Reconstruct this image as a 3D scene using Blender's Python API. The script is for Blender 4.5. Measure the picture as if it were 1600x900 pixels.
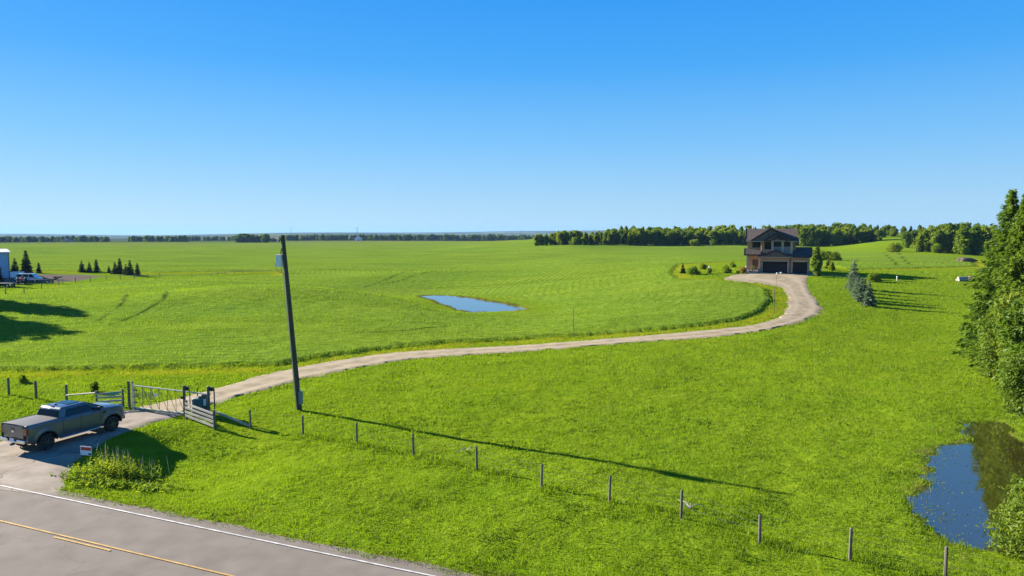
import bpy, bmesh, math, random
import numpy as np
from mathutils import Vector, Matrix
PI = math.pi; R = math.radians
for o in list(bpy.data.objects): bpy.data.objects.remove(o)
scene = bpy.context.scene
COL = scene.collection

# ------------------------------------------------------------------ camera
F, H = 1100.0, 11.5
PITCH = math.atan(89.0 / F)
cam_d = bpy.data.cameras.new("camera"); cam = bpy.data.objects.new("camera", cam_d); COL.objects.link(cam)
cam_d.sensor_width = 36; cam_d.lens = F / 1600 * 36; cam_d.clip_end = 80000; cam_d.clip_start = 0.5
cam.location = (0, 0, H); cam.rotation_euler = (PI / 2 - PITCH, 0, 0)
scene.camera = cam

# ------------------------------------------------------------------ light
SUN_EL = R(20.5); SUN_AZ = math.atan2(-0.881, 0.473)      # from +Y towards +X
SUN = Vector((math.sin(SUN_AZ) * math.cos(SUN_EL), math.cos(SUN_AZ) * math.cos(SUN_EL), math.sin(SUN_EL)))
world = bpy.data.worlds.new("World"); scene.world = world; world.use_nodes = True
wn = world.node_tree; bg = wn.nodes["Background"]
sky = wn.nodes.new("ShaderNodeTexSky"); sky.sky_type = 'NISHITA'; sky.sun_disc = False
sky.sun_elevation = SUN_EL; sky.sun_rotation = SUN_AZ; sky.altitude = 700
sky.air_density = 1.0; sky.dust_density = 0.15; sky.ozone_density = 3.0
hs = wn.nodes.new("ShaderNodeHueSaturation"); hs.inputs['Saturation'].default_value = 1.1; hs.inputs['Value'].default_value = .9
wn.links.new(sky.outputs[0], hs.inputs['Color'])
# clear deep blue summer sky: the sky texture is evened out by a height gradient all round the horizon
wtc = wn.nodes.new("ShaderNodeTexCoord"); wsp = wn.nodes.new("ShaderNodeSeparateXYZ"); wn.links.new(wtc.outputs['Generated'], wsp.inputs[0])
wr = wn.nodes.new("ShaderNodeValToRGB"); el = wr.color_ramp.elements
for k, (p, c) in enumerate([(0.0, (.40, .67, .88)), (.03, (.36, .64, .90)), (.12, (.185, .53, .95)), (.22, (.050, .390, .95)), (.34, (.010, .295, .92)), (.7, (.02, .15, .55))]):
    e = el[k] if k < 2 else el.new(p); e.position = p; e.color = (*c, 1)
wn.links.new(wsp.outputs['Z'], wr.inputs[0])
wm = wn.nodes.new("ShaderNodeVectorMath"); wm.operation = 'SCALE'; wm.inputs['Scale'].default_value = 3.75; wn.links.new(wr.outputs[0], wm.inputs[0])
wx = wn.nodes.new("ShaderNodeMix"); wx.data_type = 'RGBA'; wx.inputs['Factor'].default_value = .92; wn.links.new(hs.outputs[0], wx.inputs['A']); wn.links.new(wm.outputs[0], wx.inputs['B'])
wn.links.new(wx.outputs['Result'], bg.inputs[0])
bg.inputs[1].default_value = 0.078
sl = bpy.data.lights.new("sun", 'SUN'); sl.energy = 5.0; sl.angle = R(0.53); sl.color = (1.0, 0.91, 0.77)
so = bpy.data.objects.new("sun", sl); COL.objects.link(so)
so.rotation_euler = SUN.to_track_quat('Z', 'Y').to_euler(); so.location = (-40, 20, 60)
scene.view_settings.view_transform = 'Standard'; scene.view_settings.look = 'None'
scene.view_settings.gamma = 1; scene.view_settings.exposure = 1.75
scene.render.engine = 'CYCLES'
cy = scene.cycles; cy.use_denoising = True; cy.use_adaptive_sampling = False
cy.max_bounces = 8; cy.diffuse_bounces = 3; cy.glossy_bounces = 3; cy.transmission_bounces = 4
cy.volume_bounces = 0; cy.transparent_max_bounces = 8; cy.sample_clamp_indirect = 8

# ------------------------------------------------------------------ helpers
def tag(o, label=None, cat=None, group=None, kind=None):
    if label: o['label'] = label
    if cat: o['category'] = cat
    if group: o['group'] = group
    if kind: o['kind'] = kind
    return o
def empty(name, loc=(0, 0, 0), rz=0, label=None, cat=None, group=None):
    o = bpy.data.objects.new(name, None); COL.objects.link(o); o.empty_display_size = .3
    o.location = loc; o.rotation_euler = (0, 0, rz); return tag(o, label, cat, group)
def link(name, me, mats, parent=None):
    o = bpy.data.objects.new(name, me); COL.objects.link(o)
    for m in (mats if isinstance(mats, (list, tuple)) else [mats]): me.materials.append(m)
    if parent is not None: o.parent = parent
    return o
def arrays_mesh(name, verts, quads=None, tris=None, smooth=False):
    me = bpy.data.meshes.new(name); verts = np.asarray(verts, np.float32)
    lv, ls, tot = [], [], []; n = 0
    for fs, k in ((quads, 4), (tris, 3)):
        if fs is None or len(fs) == 0: continue
        fs = np.asarray(fs, np.int32); lv.append(fs.ravel()); ls.append(n + np.arange(len(fs)) * k); tot.append(np.full(len(fs), k)); n += fs.size
    lv = np.concatenate(lv).astype(np.int32); ls = np.concatenate(ls).astype(np.int32)
    me.vertices.add(len(verts)); me.vertices.foreach_set("co", verts.ravel())
    me.loops.add(len(lv)); me.loops.foreach_set("vertex_index", lv)
    me.polygons.add(len(ls)); me.polygons.foreach_set("loop_start", ls)
    if smooth: me.polygons.foreach_set("use_smooth", np.ones(len(ls), bool))
    me.update(calc_edges=True); return me

class MB:
    """collects shapes and links them as one mesh"""
    def __init__(s): s.v = []; s.f = []; s.m = []
    def add(s, vs, fs, mi=0):
        b = len(s.v); s.v += [tuple(p) for p in vs]; s.f += [[b + i for i in f] for f in fs]; s.m += [mi] * len(fs); return s
    def hexa(s, p, mi=0):      # p: 4 bottom ccw, 4 top ccw
        return s.add(p, [(3, 2, 1, 0), (4, 5, 6, 7), (0, 1, 5, 4), (1, 2, 6, 5), (2, 3, 7, 6), (3, 0, 4, 7)], mi)
    def box(s, a, b, mi=0):
        x0, y0, z0 = a; x1, y1, z1 = b
        return s.hexa([(x0, y0, z0), (x1, y0, z0), (x1, y1, z0), (x0, y1, z0), (x0, y0, z1), (x1, y0, z1), (x1, y1, z1), (x0, y1, z1)], mi)
    def bar(s, p0, p1, w, h, mi=0, up=(0, 0, 1)):   # rectangular bar between two points
        p0 = Vector(p0); p1 = Vector(p1); d = (p1 - p0).normalized(); u = Vector(up)
        x = d.cross(u)
        if x.length < 1e-4: x = d.cross(Vector((1, 0, 0)))
        x.normalize(); y = x.cross(d).normalized(); x *= w / 2; y *= h / 2
        return s.hexa([p0 - x - y, p0 + x - y, p1 + x - y, p1 - x - y, p0 - x + y, p0 + x + y, p1 + x + y, p1 - x + y], mi)
    def tube(s, pts, rad, n=8, cap=True, mi=0):
        pts = [Vector(p) for p in pts]; rad = rad if isinstance(rad, (list, tuple)) else [rad] * len(pts)
        vs = []; fs = []; prev = None
        for i, p in enumerate(pts):
            d = (pts[min(i + 1, len(pts) - 1)] - pts[max(i - 1, 0)]).normalized()
            x = d.orthogonal().normalized() if prev is None else (prev - d * prev.dot(d)).normalized()
            prev = x; y = d.cross(x)
            for k in range(n):
                a = 2 * PI * k / n; vs.append(p + (x * math.cos(a) + y * math.sin(a)) * rad[i])
        for i in range(len(pts) - 1):
            for k in range(n):
                a = i * n + k; b = i * n + (k + 1) % n; fs.append((a, b, b + n, a + n))
        if cap: fs.append(tuple(range(n))[::-1]); fs.append(tuple(range(len(pts) * n - n, len(pts) * n)))
        return s.add(vs, fs, mi)
    def lathe(s, prof, n=24, axis='z', c=(0, 0, 0), mi=0):  # prof: (r, t)
        vs = []; fs = []
        for r, t in prof:
            for k in range(n):
                a = 2 * PI * k / n; u, v = r * math.cos(a), r * math.sin(a)
                q = (u, v, t) if axis == 'z' else (u, t, v) if axis == 'y' else (t, u, v)
                vs.append((q[0] + c[0], q[1] + c[1], q[2] + c[2]))
        for i in range(len(prof) - 1):
            for k in range(n):
                a = i * n + k; b = i * n + (k + 1) % n; fs.append((a, b, b + n, a + n))
        return s.add(vs, fs, mi)
    def slab(s, poly, t, mi=0):        # planar polygon thickened downwards along its normal
        P = [Vector(p) for p in poly]; n = (P[1] - P[0]).cross(P[2] - P[0]).normalized()
        if n.z < 0: P = P[::-1]; n = -n
        k = len(P); vs = P + [p - n * t for p in P]
        fs = [tuple(range(k)), tuple(range(2 * k - 1, k - 1, -1))] + [((i + 1) % k, i, i + k, (i + 1) % k + k) for i in range(k)]
        return s.add(vs, fs, mi)
    def prism(s, poly, off, mi=0):     # planar polygon extruded by a vector
        P = [Vector(p) for p in poly]; o = Vector(off); k = len(P)
        return s.add(P + [p + o for p in P], [tuple(range(k))[::-1], tuple(range(k, 2 * k))] + [(i, (i + 1) % k, (i + 1) % k + k, i + k) for i in range(k)], mi)
    def build(s, name, mats, parent=None, bevel=0, smooth=False, subd=0):
        me = bpy.data.meshes.new(name); me.from_pydata(s.v, [], s.f)
        for p, mi in zip(me.polygons, s.m): p.material_index = mi
        bm = bmesh.new(); bm.from_mesh(me); bmesh.ops.recalc_face_normals(bm, faces=bm.faces); bm.to_mesh(me); bm.free()
        if smooth: me.polygons.foreach_set("use_smooth", [True] * len(me.polygons))
        o = link(name, me, mats, parent)
        if bevel:
            b = o.modifiers.new("bevel", 'BEVEL'); b.width = bevel; b.segments = 2; b.limit_method = 'ANGLE'; b.angle_limit = R(35)
        if subd:
            b = o.modifiers.new("subd", 'SUBSURF'); b.levels = subd; b.render_levels = subd
        return o

def copy_tree(o, parent=None):
    c = o.copy(); COL.objects.link(c)
    if parent is not None: c.parent = parent
    for ch in list(o.children): copy_tree(ch, c)
    return c

# ------------------------------------------------------------------ materials
def nmat(name):
    m = bpy.data.materials.new(name); m.use_nodes = True
    return m, m.node_tree, m.node_tree.nodes["Principled BSDF"]
def noise_col(nt, c, var, scale, coord='Object', detail=4, stretch=None):
    """colour c varied between (1-var) and (1+var) by a noise"""
    tc = nt.nodes.new("ShaderNodeTexCoord"); n = nt.nodes.new("ShaderNodeTexNoise")
    n.inputs['Scale'].default_value = scale; n.inputs['Detail'].default_value = detail
    src = tc.outputs[coord]
    if stretch:
        mp = nt.nodes.new("ShaderNodeMapping"); mp.inputs['Scale'].default_value = stretch; nt.links.new(src, mp.inputs[0]); src = mp.outputs[0]
    nt.links.new(src, n.inputs['Vector'])
    r = nt.nodes.new("ShaderNodeValToRGB"); r.color_ramp.elements[0].position = .3; r.color_ramp.elements[1].position = .7
    r.color_ramp.elements[0].color = (*[x * (1 - var) for x in c], 1); r.color_ramp.elements[1].color = (*[min(1, x * (1 + var)) for x in c], 1)
    nt.links.new(n.outputs['Fac'], r.inputs[0]); return r.outputs[0], n
def mat(name, c, rough=.7, metal=0, var=.12, scale=3, bump=0, bscale=None, coord='Object', stretch=None, spec=.5, coat=0):
    m, nt, b = nmat(name)
    b.inputs['Roughness'].default_value = rough; b.inputs['Metallic'].default_value = metal
    b.inputs['Specular IOR Level'].default_value = spec; b.inputs['Coat Weight'].default_value = coat
    if var:
        out, n = noise_col(nt, c, var, scale, coord, stretch=stretch); nt.links.new(out, b.inputs['Base Color'])
    else: b.inputs['Base Color'].default_value = (*c, 1)
    if bump:
        tc = nt.nodes.new("ShaderNodeTexCoord"); n2 = nt.nodes.new("ShaderNodeTexNoise"); n2.inputs['Scale'].default_value = bscale or scale * 6
        n2.inputs['Detail'].default_value = 5
        nt.links.new(tc.outputs[coord], n2.inputs['Vector']); bp = nt.nodes.new("ShaderNodeBump"); bp.inputs['Strength'].default_value = bump; bp.inputs['Distance'].default_value = .03
        nt.links.new(n2.outputs['Fac'], bp.inputs['Height']); nt.links.new(bp.outputs[0], b.inputs['Normal'])
    return m
def leaf_mat(name, c1, c2, trans=.35, big=.12, objvar=.25, tcol=None):
    """leaves: colour varies per leaf, per tree and in large patches; light passes through"""
    m = bpy.data.materials.new(name); m.use_nodes = True; nt = m.node_tree; nt.nodes.clear(); L = nt.links.new
    out = nt.nodes.new("ShaderNodeOutputMaterial"); geo = nt.nodes.new("ShaderNodeNewGeometry"); oi = nt.nodes.new("ShaderNodeObjectInfo")
    no = nt.nodes.new("ShaderNodeTexNoise"); no.inputs['Scale'].default_value = big; no.inputs['Detail'].default_value = 3
    L(geo.outputs['Position'], no.inputs['Vector'])
    a = nt.nodes.new("ShaderNodeMath"); a.operation = 'MULTIPLY_ADD'; a.inputs[1].default_value = .55; L(geo.outputs['Random Per Island'], a.inputs[0])
    s = nt.nodes.new("ShaderNodeMath"); s.operation = 'MULTIPLY_ADD'; s.inputs[1].default_value = 1.6; s.inputs[2].default_value = -.6; L(no.outputs['Fac'], s.inputs[0]); L(s.outputs[0], a.inputs[2])
    mx = nt.nodes.new("ShaderNodeMix"); mx.data_type = 'RGBA'; mx.inputs['A'].default_value = (*c1, 1); mx.inputs['B'].default_value = (*c2, 1); L(a.outputs[0], mx.inputs['Factor'])
    hv = nt.nodes.new("ShaderNodeHueSaturation")
    v = nt.nodes.new("ShaderNodeMath"); v.operation = 'MULTIPLY_ADD'; v.inputs[1].default_value = 2 * objvar; v.inputs[2].default_value = 1 - objvar; L(oi.outputs['Random'], v.inputs[0]); L(v.outputs[0], hv.inputs['Value'])
    hm = nt.nodes.new("ShaderNodeMath"); hm.operation = 'MULTIPLY_ADD'; hm.inputs[1].default_value = -.05 * objvar / .25; hm.inputs[2].default_value = .5 + .025 * objvar / .25; L(oi.outputs['Random'], hm.inputs[0]); L(hm.outputs[0], hv.inputs['Hue'])
    L(mx.outputs['Result'], hv.inputs['Color'])
    d = nt.nodes.new("ShaderNodeBsdfDiffuse"); t = nt.nodes.new("ShaderNodeBsdfTranslucent"); g = nt.nodes.new("ShaderNodeBsdfGlossy"); g.inputs['Roughness'].default_value = .45
    L(hv.outputs[0], d.inputs[0])
    tm = nt.nodes.new("ShaderNodeMix"); tm.data_type = 'RGBA'; tm.blend_type = 'MULTIPLY'; tm.inputs['Factor'].default_value = 1; tm.inputs['B'].default_value = (*(tcol or (1.5, 1.3, .5)), 1)
    L(hv.outputs[0], tm.inputs['A']); L(tm.outputs['Result'], t.inputs[0])
    m1 = nt.nodes.new("ShaderNodeMixShader"); m1.inputs[0].default_value = trans; L(d.outputs[0], m1.inputs[1]); L(t.outputs[0], m1.inputs[2])
    m2 = nt.nodes.new("ShaderNodeMixShader"); m2.inputs[0].default_value = .008; L(m1.outputs[0], m2.inputs[1]); L(g.outputs[0], m2.inputs[2])
    L(m2.outputs[0], out.inputs[0]); return m

M = {}
M['bark'] = mat('bark', (.10, .075, .055), .9, var=.35, scale=6, bump=.5)
M['pale_bark'] = mat('pale_bark', (.34, .31, .26), .85, var=.4, scale=4)
M['weathered_wood'] = mat('weathered_wood', (.125, .112, .088), .85, var=.35, scale=5, bump=.4, stretch=(1, 1, .2))
M['dark_post'] = mat('dark_post', (.13, .12, .09), .9, var=.4, scale=7, bump=.4, stretch=(1, 1, .15))
M['pole_wood'] = mat('pole_wood', (.062, .058, .038), .9, var=.35, scale=9, bump=.5, stretch=(1, 1, .06))
M['pale_wood'] = mat('pale_wood', (.38, .355, .28), .8, var=.3, scale=4, bump=.3)
M['steel'] = mat('galvanised_steel', (.55, .56, .57), .45, metal=.7, var=.15, scale=5)
M['dark_steel'] = mat('dark_steel', (.10, .10, .11), .5, metal=.5, var=.2, scale=5)
M['wire'] = mat('wire', (.2, .2, .2), .5, metal=.8, var=0)
M['white_metal'] = mat('white_metal', (.72, .74, .76), .5, var=.06, scale=2)
M['black_plastic'] = mat('black_plastic', (.015, .015, .016), .5, var=.2, scale=8)
M['rubber'] = mat('rubber', (.018, .018, .019), .8, var=.3, scale=9, bump=.3)
M['grass'] = leaf_mat('grass_blades', (.116, .188, .009), (.212, .305, .018), .50, big=.25, objvar=0, tcol=(1.2, 1.2, .3))
M['crop'] = leaf_mat('crop_blades', (.120, .205, .020), (.215, .310, .038), .48, big=.06, objvar=0, tcol=(1.2, 1.2, .35))
M['weed'] = leaf_mat('weed_leaves', (.10, .19, .012), (.24, .32, .035), .5, big=1.2, objvar=.1)
M['leaf'] = leaf_mat('broad_leaves', (.080, .155, .012), (.190, .275, .028), .58, big=.12, objvar=.16)
M['far_leaf'] = leaf_mat('distant_leaves', (.055, .105, .018), (.095, .160, .028), .42, big=.02, objvar=.2)
M['willow'] = leaf_mat('willow_leaves', (.075, .142, .016), (.170, .240, .034), .44, big=.6, objvar=.1, tcol=(1.3, 1.2, .5))
M['needle'] = leaf_mat('spruce_needles', (.072, .138, .016), (.172, .250, .034), .44, big=.22, objvar=.12, tcol=(1.15, 1.2, .45))
M['dark_needle'] = leaf_mat('dark_needles', (.018, .040, .018), (.035, .065, .024), .2, big=.3, objvar=.2)
M['blue_needle'] = leaf_mat('blue_needles', (.115, .165, .10), (.21, .27, .17), .35, big=.4, objvar=.15, tcol=(1, 1.1, .8))

# ------------------------------------------------------------------ terrain
CP, SP = math.cos(PITCH), math.sin(PITCH)
def ray(px, py):
    a = px - 800; b = py - 450
    y = F * CP - b * SP; z = -F * SP - b * CP
    return a / y, z / y                     # per metre of world Y
def P3(px, py, Y):
    a, b = ray(px, py); return np.array((a * Y, Y, H + b * Y))

ctrl = [(x, y, 0) for x in (-90, -40, -15, 10, 35, 80) for y in (-60, 0, 28)]
ctrl += [(-30, 45, 0), (-13, 45, 0), (5, 45, 0), (25, 45, .1), (40, 45, .25), (-60, 45, .1)]
ctrl += [tuple(P3(*c)) for c in [
    (640, 556, 64), (900, 538, 70), (1100, 520, 76), (1230, 495, 88), (1250, 455, 111), (1210, 427, 138), (1070, 428, 138),
    (1400, 440, 124), (1450, 410, 200), (1480, 395, 280), (1300, 384, 400), (1000, 382, 420), (860, 384, 400), (1000, 410, 205),
    (1100, 400, 250), (900, 440, 142), (1050, 470, 104), (735, 478, 113), (660, 464, 133), (815, 484, 111), (740, 490, 104),
    (560, 472, 112), (470, 447, 142), (400, 500, 88), (150, 470, 110), (60, 450, 135), (100, 434, 168), (250, 432, 172), (0, 540, 70),
    (300, 400, 330), (600, 400, 320), (600, 430, 178), (100, 378, 1000), (400, 378, 1000), (600, 376.5, 1150), (800, 376, 1200),
    (-400, 470, 105), (-400, 380, 900), (1500, 600, 51), (1450, 500, 90), (1560, 430, 140), (2000, 430, 150), (2000, 400, 300), (1540, 392, 330), (1395, 367.5, 430), (1395, 377, 378)]]
ctrl += [(60, 520, 8), (200, 520, 8), (-0, 560, 2.5), (330, 420, 5), (-200, 2200, -16), (300, 2200, -10), (-1500, 2000, -16), (1500, 2000, 0),
         (-3000, 5000, -30), (0, 5000, -28), (3000, 5000, -15), (-9000, 13500, -42), (-4500, 14000, -22), (0, 14000, 6), (4000, 14000, 40), (10000, 13000, 60),
         (-12000, 22000, -120), (0, 23000, -60), (12000, 22000, -60), (-15000, 0, -20), (15000, 0, -10), (0, -15000, -20), (-1200, 0, -4), (1200, 0, 2), (0, -1000, -2)]
C_ = np.array(ctrl, float)
def warp(x, y):
    r = np.hypot(x, y) + 1e-9; k = np.arcsinh(r / 45.0) / r; return np.stack([x * k, y * k], -1)
def _phi(d2): return np.where(d2 > 1e-12, .5 * d2 * np.log(np.maximum(d2, 1e-12)), 0)
Q_ = warp(C_[:, 0], C_[:, 1]); n_ = len(Q_)
A_ = np.zeros((n_ + 3, n_ + 3)); A_[:n_, :n_] = _phi(((Q_[:, None] - Q_[None]) ** 2).sum(-1)) + np.eye(n_) * .0006
A_[:n_, n_] = 1; A_[:n_, n_ + 1:] = Q_; A_[n_:, :n_] = A_[:n_, n_:].T
W_ = np.linalg.solve(A_, np.concatenate([C_[:, 2], np.zeros(3)]))
def sstep(a, b, x): t = np.clip((x - a) / (b - a), 0, 1); return t * t * (3 - 2 * t)
def vnoise(x, y, s, seed=0):
    """cheap smooth value noise, about -1..1"""
    x = np.asarray(x) / s + seed * 17.3; y = np.asarray(y) / s - seed * 9.1
    i = np.floor(x); j = np.floor(y); u = x - i; v = y - j; u = u * u * (3 - 2 * u); v = v * v * (3 - 2 * v)
    def hsh(a, b): q = np.sin(a * 127.1 + b * 311.7 + seed) * 43758.5453; return (q - np.floor(q)) * 2 - 1
    return (hsh(i, j) * (1 - u) + hsh(i + 1, j) * u) * (1 - v) + (hsh(i, j + 1) * (1 - u) + hsh(i + 1, j + 1) * u) * v
def h0(x, y):
    x = np.asarray(x, float); y = np.asarray(y, float); sh = x.shape; q = warp(x.ravel(), y.ravel()); out = np.empty(len(q))
    for i in range(0, len(q), 40000):
        s = q[i:i + 40000]; out[i:i + 40000] = _phi(((s[:, None] - Q_[None]) ** 2).sum(-1)) @ W_[:n_] + W_[n_] + s @ W_[n_ + 1:]
    x, y = x.ravel(), y.ravel(); r = np.hypot(x, y); w = sstep(62, 115, r) * (1 - sstep(600, 950, r)) * (1 - sstep(4, 30, x - .06 * y))
    out = out + w * (.80 * vnoise(x, y, 44, 61) + .22 * vnoise(x, y, 19, 62)) + 2.1 * np.exp(-.5 * (((x + 42) / 14) ** 2 + ((y - 110 - .25 * (x + 36)) / 10) ** 2)) - 1.3 * np.exp(-.5 * (((x + 34) / 26) ** 2 + ((y - 150) / 14) ** 2))
    return out.reshape(sh)
def G(px, py, lift=0):
    """point of the ground seen at a pixel of the 1600x900 photograph"""
    a, b = ray(px, py); Y = H / max(-b, 1e-4); Y = min(Y, 1500)
    for _ in range(60):
        z = float(h0(a * Y, Y)); Y = .5 * Y + .5 * min((H - z) / max(-b, 1e-4), 3000)
    return Vector((a * Y, Y, float(h0(a * Y, Y)) + lift))
def G2(pts): return np.array([tuple(G(*p))[:2] for p in pts])
def sdist(x, y, poly):
    """signed distance to a polygon, positive inside"""
    x = np.asarray(x, float); y = np.asarray(y, float); d = np.full(x.shape, 1e18); ins = np.zeros(x.shape, bool); n = len(poly)
    for i in range(n):
        ax, ay = poly[i]; bx, by = poly[(i + 1) % n]; ex, ey = bx - ax, by - ay
        t = np.clip(((x - ax) * ex + (y - ay) * ey) / (ex * ex + ey * ey + 1e-12), 0, 1)
        d = np.minimum(d, (x - ax - t * ex) ** 2 + (y - ay - t * ey) ** 2)
        c = ((ay > y) != (by > y)); ins ^= c & (x < (bx - ax) * (y - ay) / np.where(by - ay == 0, 1e-12, by - ay) + ax)
    return np.where(ins, 1, -1) * np.sqrt(d)
def pdist(x, y, line):
    d = np.full(np.shape(x), 1e18)
    for (ax, ay), (bx, by) in zip(line[:-1], line[1:]):
        ex, ey = bx - ax, by - ay; t = np.clip(((x - ax) * ex + (y - ay) * ey) / (ex * ex + ey * ey + 1e-12), 0, 1)
        d = np.minimum(d, (x - ax - t * ex) ** 2 + (y - ay - t * ey) ** 2)
    return np.sqrt(d)

# crop: everything west and north of the drive, then round behind the house
CROP = G2([(-700, 592), (-300, 586), (0, 580), (200, 577), (430, 571), (480, 561), (600, 545), (700, 536), (860, 527), (1000, 518), (1100, 508), (1150, 500),
           (1185, 488), (1203, 470), (1198, 453), (1168, 444), (1100, 439), (1058, 437), (1046, 428), (1058, 414), (1150, 409), (1250, 408), (1330, 421.5), (1420, 420), (1523, 417)])
CROP = np.vstack([CROP, [(150, 230), (150, 420), (0, 620), (-200, 950), (-700, 900), (-420, 330)], G2([(-350, 415), (60, 424), (250, 426), (445, 424), (440, 431), (240, 437), (110, 447), (-60, 462), (-400, 490)])])
NPOND = G2([(1512, 660), (1530, 655), (1575, 655), (1610, 690), (1680, 760), (1690, 830), (1620, 860), (1545, 862), (1490, 845), (1428, 797), (1432, 750), (1450, 700), (1502, 684)])
FPOND = G2([(655, 463.5), (680, 461.5), (730, 464), (780, 472), (820, 482.5), (795, 487), (750, 488.5), (722, 487), (700, 480)])
def smooth_line(p, n):
    p = np.asarray(p); k = len(p); t = np.linspace(0, k - 1.0001, n); i = t.astype(int); f = (t - i)[:, None]
    g = lambda j: p[np.clip(j, 0, k - 1)]
    a, b, c, d = g(i - 1), g(i), g(i + 1), g(i + 2)
    return .5 * (2 * b + (c - a) * f + (2 * a - 5 * b + 4 * c - d) * f ** 2 + (3 * b - a - 3 * c + d) * f ** 3)
NPZ = float(np.mean(h0(NPOND[:, 0], NPOND[:, 1]))) - .10
FPZ = float(h0(-6.5, 116.0)) - .1
def on_level(pts, z, n, wob):
    P = np.array([((z - H) / ray(*p)[1] * ray(*p)[0], (z - H) / ray(*p)[1]) for p in pts]); k = len(P); P = smooth_line(np.vstack([P[-2:], P, P[:3]]), n * (k + 5))[2 * n:-3 * n]
    c = P - P.mean(0); return P + c / np.linalg.norm(c, axis=1)[:, None] * (wob * (vnoise(P[:, 0], P[:, 1], 1.7, 91) + .5 * vnoise(P[:, 0], P[:, 1], .7, 92)))[:, None]
FPOND = on_level([(657, 463.5), (668, 461.6), (690, 461.8), (730, 465.5), (780, 473.5), (817, 482.3), (805, 485.2), (780, 486.6), (750, 488), (726, 486.5), (700, 478.5), (675, 469)], FPZ, 5, .45)
# driveway edges, photo pixels (left, right)
APRON = [((-200, 742), (84, 776)), ((-190, 722), (93, 770)), ((-120, 712), (99, 756)), ((-60, 703), (108, 738)), ((0, 690), (121, 717)), ((60, 676), (160, 693)), ((130, 658), (205, 671)), ((205, 640), (288, 647))]
DRIVE = [((205, 640), (288, 647)), ((250, 629), (318, 636)), ((295, 618), (345, 628)), ((338, 606), (378, 618)), ((420, 584), (425, 606)), ((470, 573), (480, 591)), ((540, 561), (560, 575)), ((600, 552.5), (645, 561)), ((700, 545), (740, 554)),
         ((860, 536), (862, 545.5)), ((1000, 525), (1005, 534)), ((1100, 516), (1110, 527)), ((1150, 511), (1170, 519.5)), ((1180, 507), (1205, 514)), ((1206, 500), (1242, 505)), ((1222, 491.5), (1266, 497)), ((1230, 480), (1284, 484)),
         ((1231, 470), (1279, 473)), ((1228, 458), (1265, 455)), ((1218, 448.5), (1260, 440)), ((1180, 442), (1262, 433)), ((1130, 436), (1266, 429.5)), ((1155, 428), (1268, 427.6))]
RU = np.array((0.926, -0.378)); RN = np.array((0.378, 0.926))     # along the road, away from the camera
_w0 = np.array(tuple(G(210, 803.5))[:2])                            # a point of the white edge line
def roadn(x, y): return (np.asarray(x) - _w0[0]) * RN[0] + (np.asarray(y) - _w0[1]) * RN[1]
def strip_poly(pairs):
    L_ = G2([p[0] for p in pairs]); R_ = G2([p[1] for p in pairs]); return L_, R_
aL, aR = strip_poly(APRON); dL, dR = strip_poly(DRIVE)
dL, dR = smooth_line(dL, 700), smooth_line(dR, 700); aL, aR = smooth_line(aL, 60), smooth_line(aR, 60)
DPOLY = np.vstack([dL[::5], dR[::-1][::5]]); APOLY = np.vstack([aL[::3], aR[::-1][::3]])
YARD = G2([(-60, 452), (0, 446), (40, 442), (110, 440), (150, 435), (160, 431), (130, 429), (60, 429), (-60, 431)])
TRACKS = [G2(t) for t in [[(198, 462), (194, 474), (181, 487), (150, 505)], [(263, 458), (257, 471), (236, 483), (205, 499), (170, 512)], [(646, 424.5), (610, 436), (570, 450)], [(685, 424.3), (630, 439), (600, 447)],
          [(1380, 396), (1395, 408), (1402, 417)], [(1404, 396), (1412, 406), (1424, 417)], [(700, 512), (640, 520), (560, 524)]]]
def ground_z(x, y):
    """height, crop cover, gravel yard, wheel tracks, distance into the crop"""
    z = h0(x, y); r = np.hypot(x, y); near = 1 - sstep(60, 200, r)
    sc = sdist(x, y, CROP); sw = sc + .16 * vnoise(x, y, 1.1, 3) + .12 * vnoise(x, y, .45, 9)
    crop = sstep(-.15, .25, sw)
    tr = np.full(np.shape(x), 9.0)
    for t in TRACKS: tr = np.minimum(tr, pdist(x, y, t))
    track = 1 - sstep(.16, .42, tr)
    rn = roadn(x, y); flat = np.maximum(sdist(x, y, DPOLY), sdist(x, y, APOLY)); flat = np.maximum(flat, -(rn - .7))
    away = 1 - sstep(-2.5, -.3, flat)
    bump = .07 * vnoise(x, y, 6, 1) + .05 * vnoise(x, y, 2.2, 2) + .025 * vnoise(x, y, .8, 5)
    pond = sdist(x, y, NPOND)
    dry = 1 - sstep(-3, -.5, np.maximum(pond, sdist(x, y, FPOND)))
    z = z + bump * near * away * dry + .28 * crop * (1 - sstep(500, 900, r))
    z = z - .04 * (1 - away) - .18 * sstep(.5, 2.2, rn) * (1 - sstep(2.5, 7, rn)) * away
    sa = (x - _w0[0]) * RU[0] + (y - _w0[1]) * RU[1]
    z = z - .80 * sstep(1.5, 5.5, rn) * (1 - sstep(7.5, 12.5, rn)) * sstep(.3, 3.5, -np.maximum(sdist(x, y, APOLY), sdist(x, y, DPOLY))) * (1 - sstep(-5, 4, sa))
    # ponds: a ragged bowl
    pn = pond + .8 * vnoise(x, y, 1.6, 7) + .45 * vnoise(x, y, .6, 8)
    flatp = sstep(-3, -.2, pond); z = z * (1 - flatp) + flatp * (NPZ + .05)
    z = z - .10 * sstep(-.5, .4, pn) - .35 * sstep(.6, 4, pond)
    fp = sdist(x, y, FPOND); k = sstep(-9, .2, fp); z = z * (1 - k) + k * (FPZ + .12); z = z - .5 * sstep(-.4, .4, fp)
    return z, crop * (1 - k), sstep(-1.5, 1.5, sdist(x, y, YARD) + 1.2 * vnoise(x, y, 4, 4)), track, sc
a_in = np.radians(np.arange(-44, 44.01, .2)); a_out = np.radians(np.arange(46, 314.1, 4))
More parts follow.
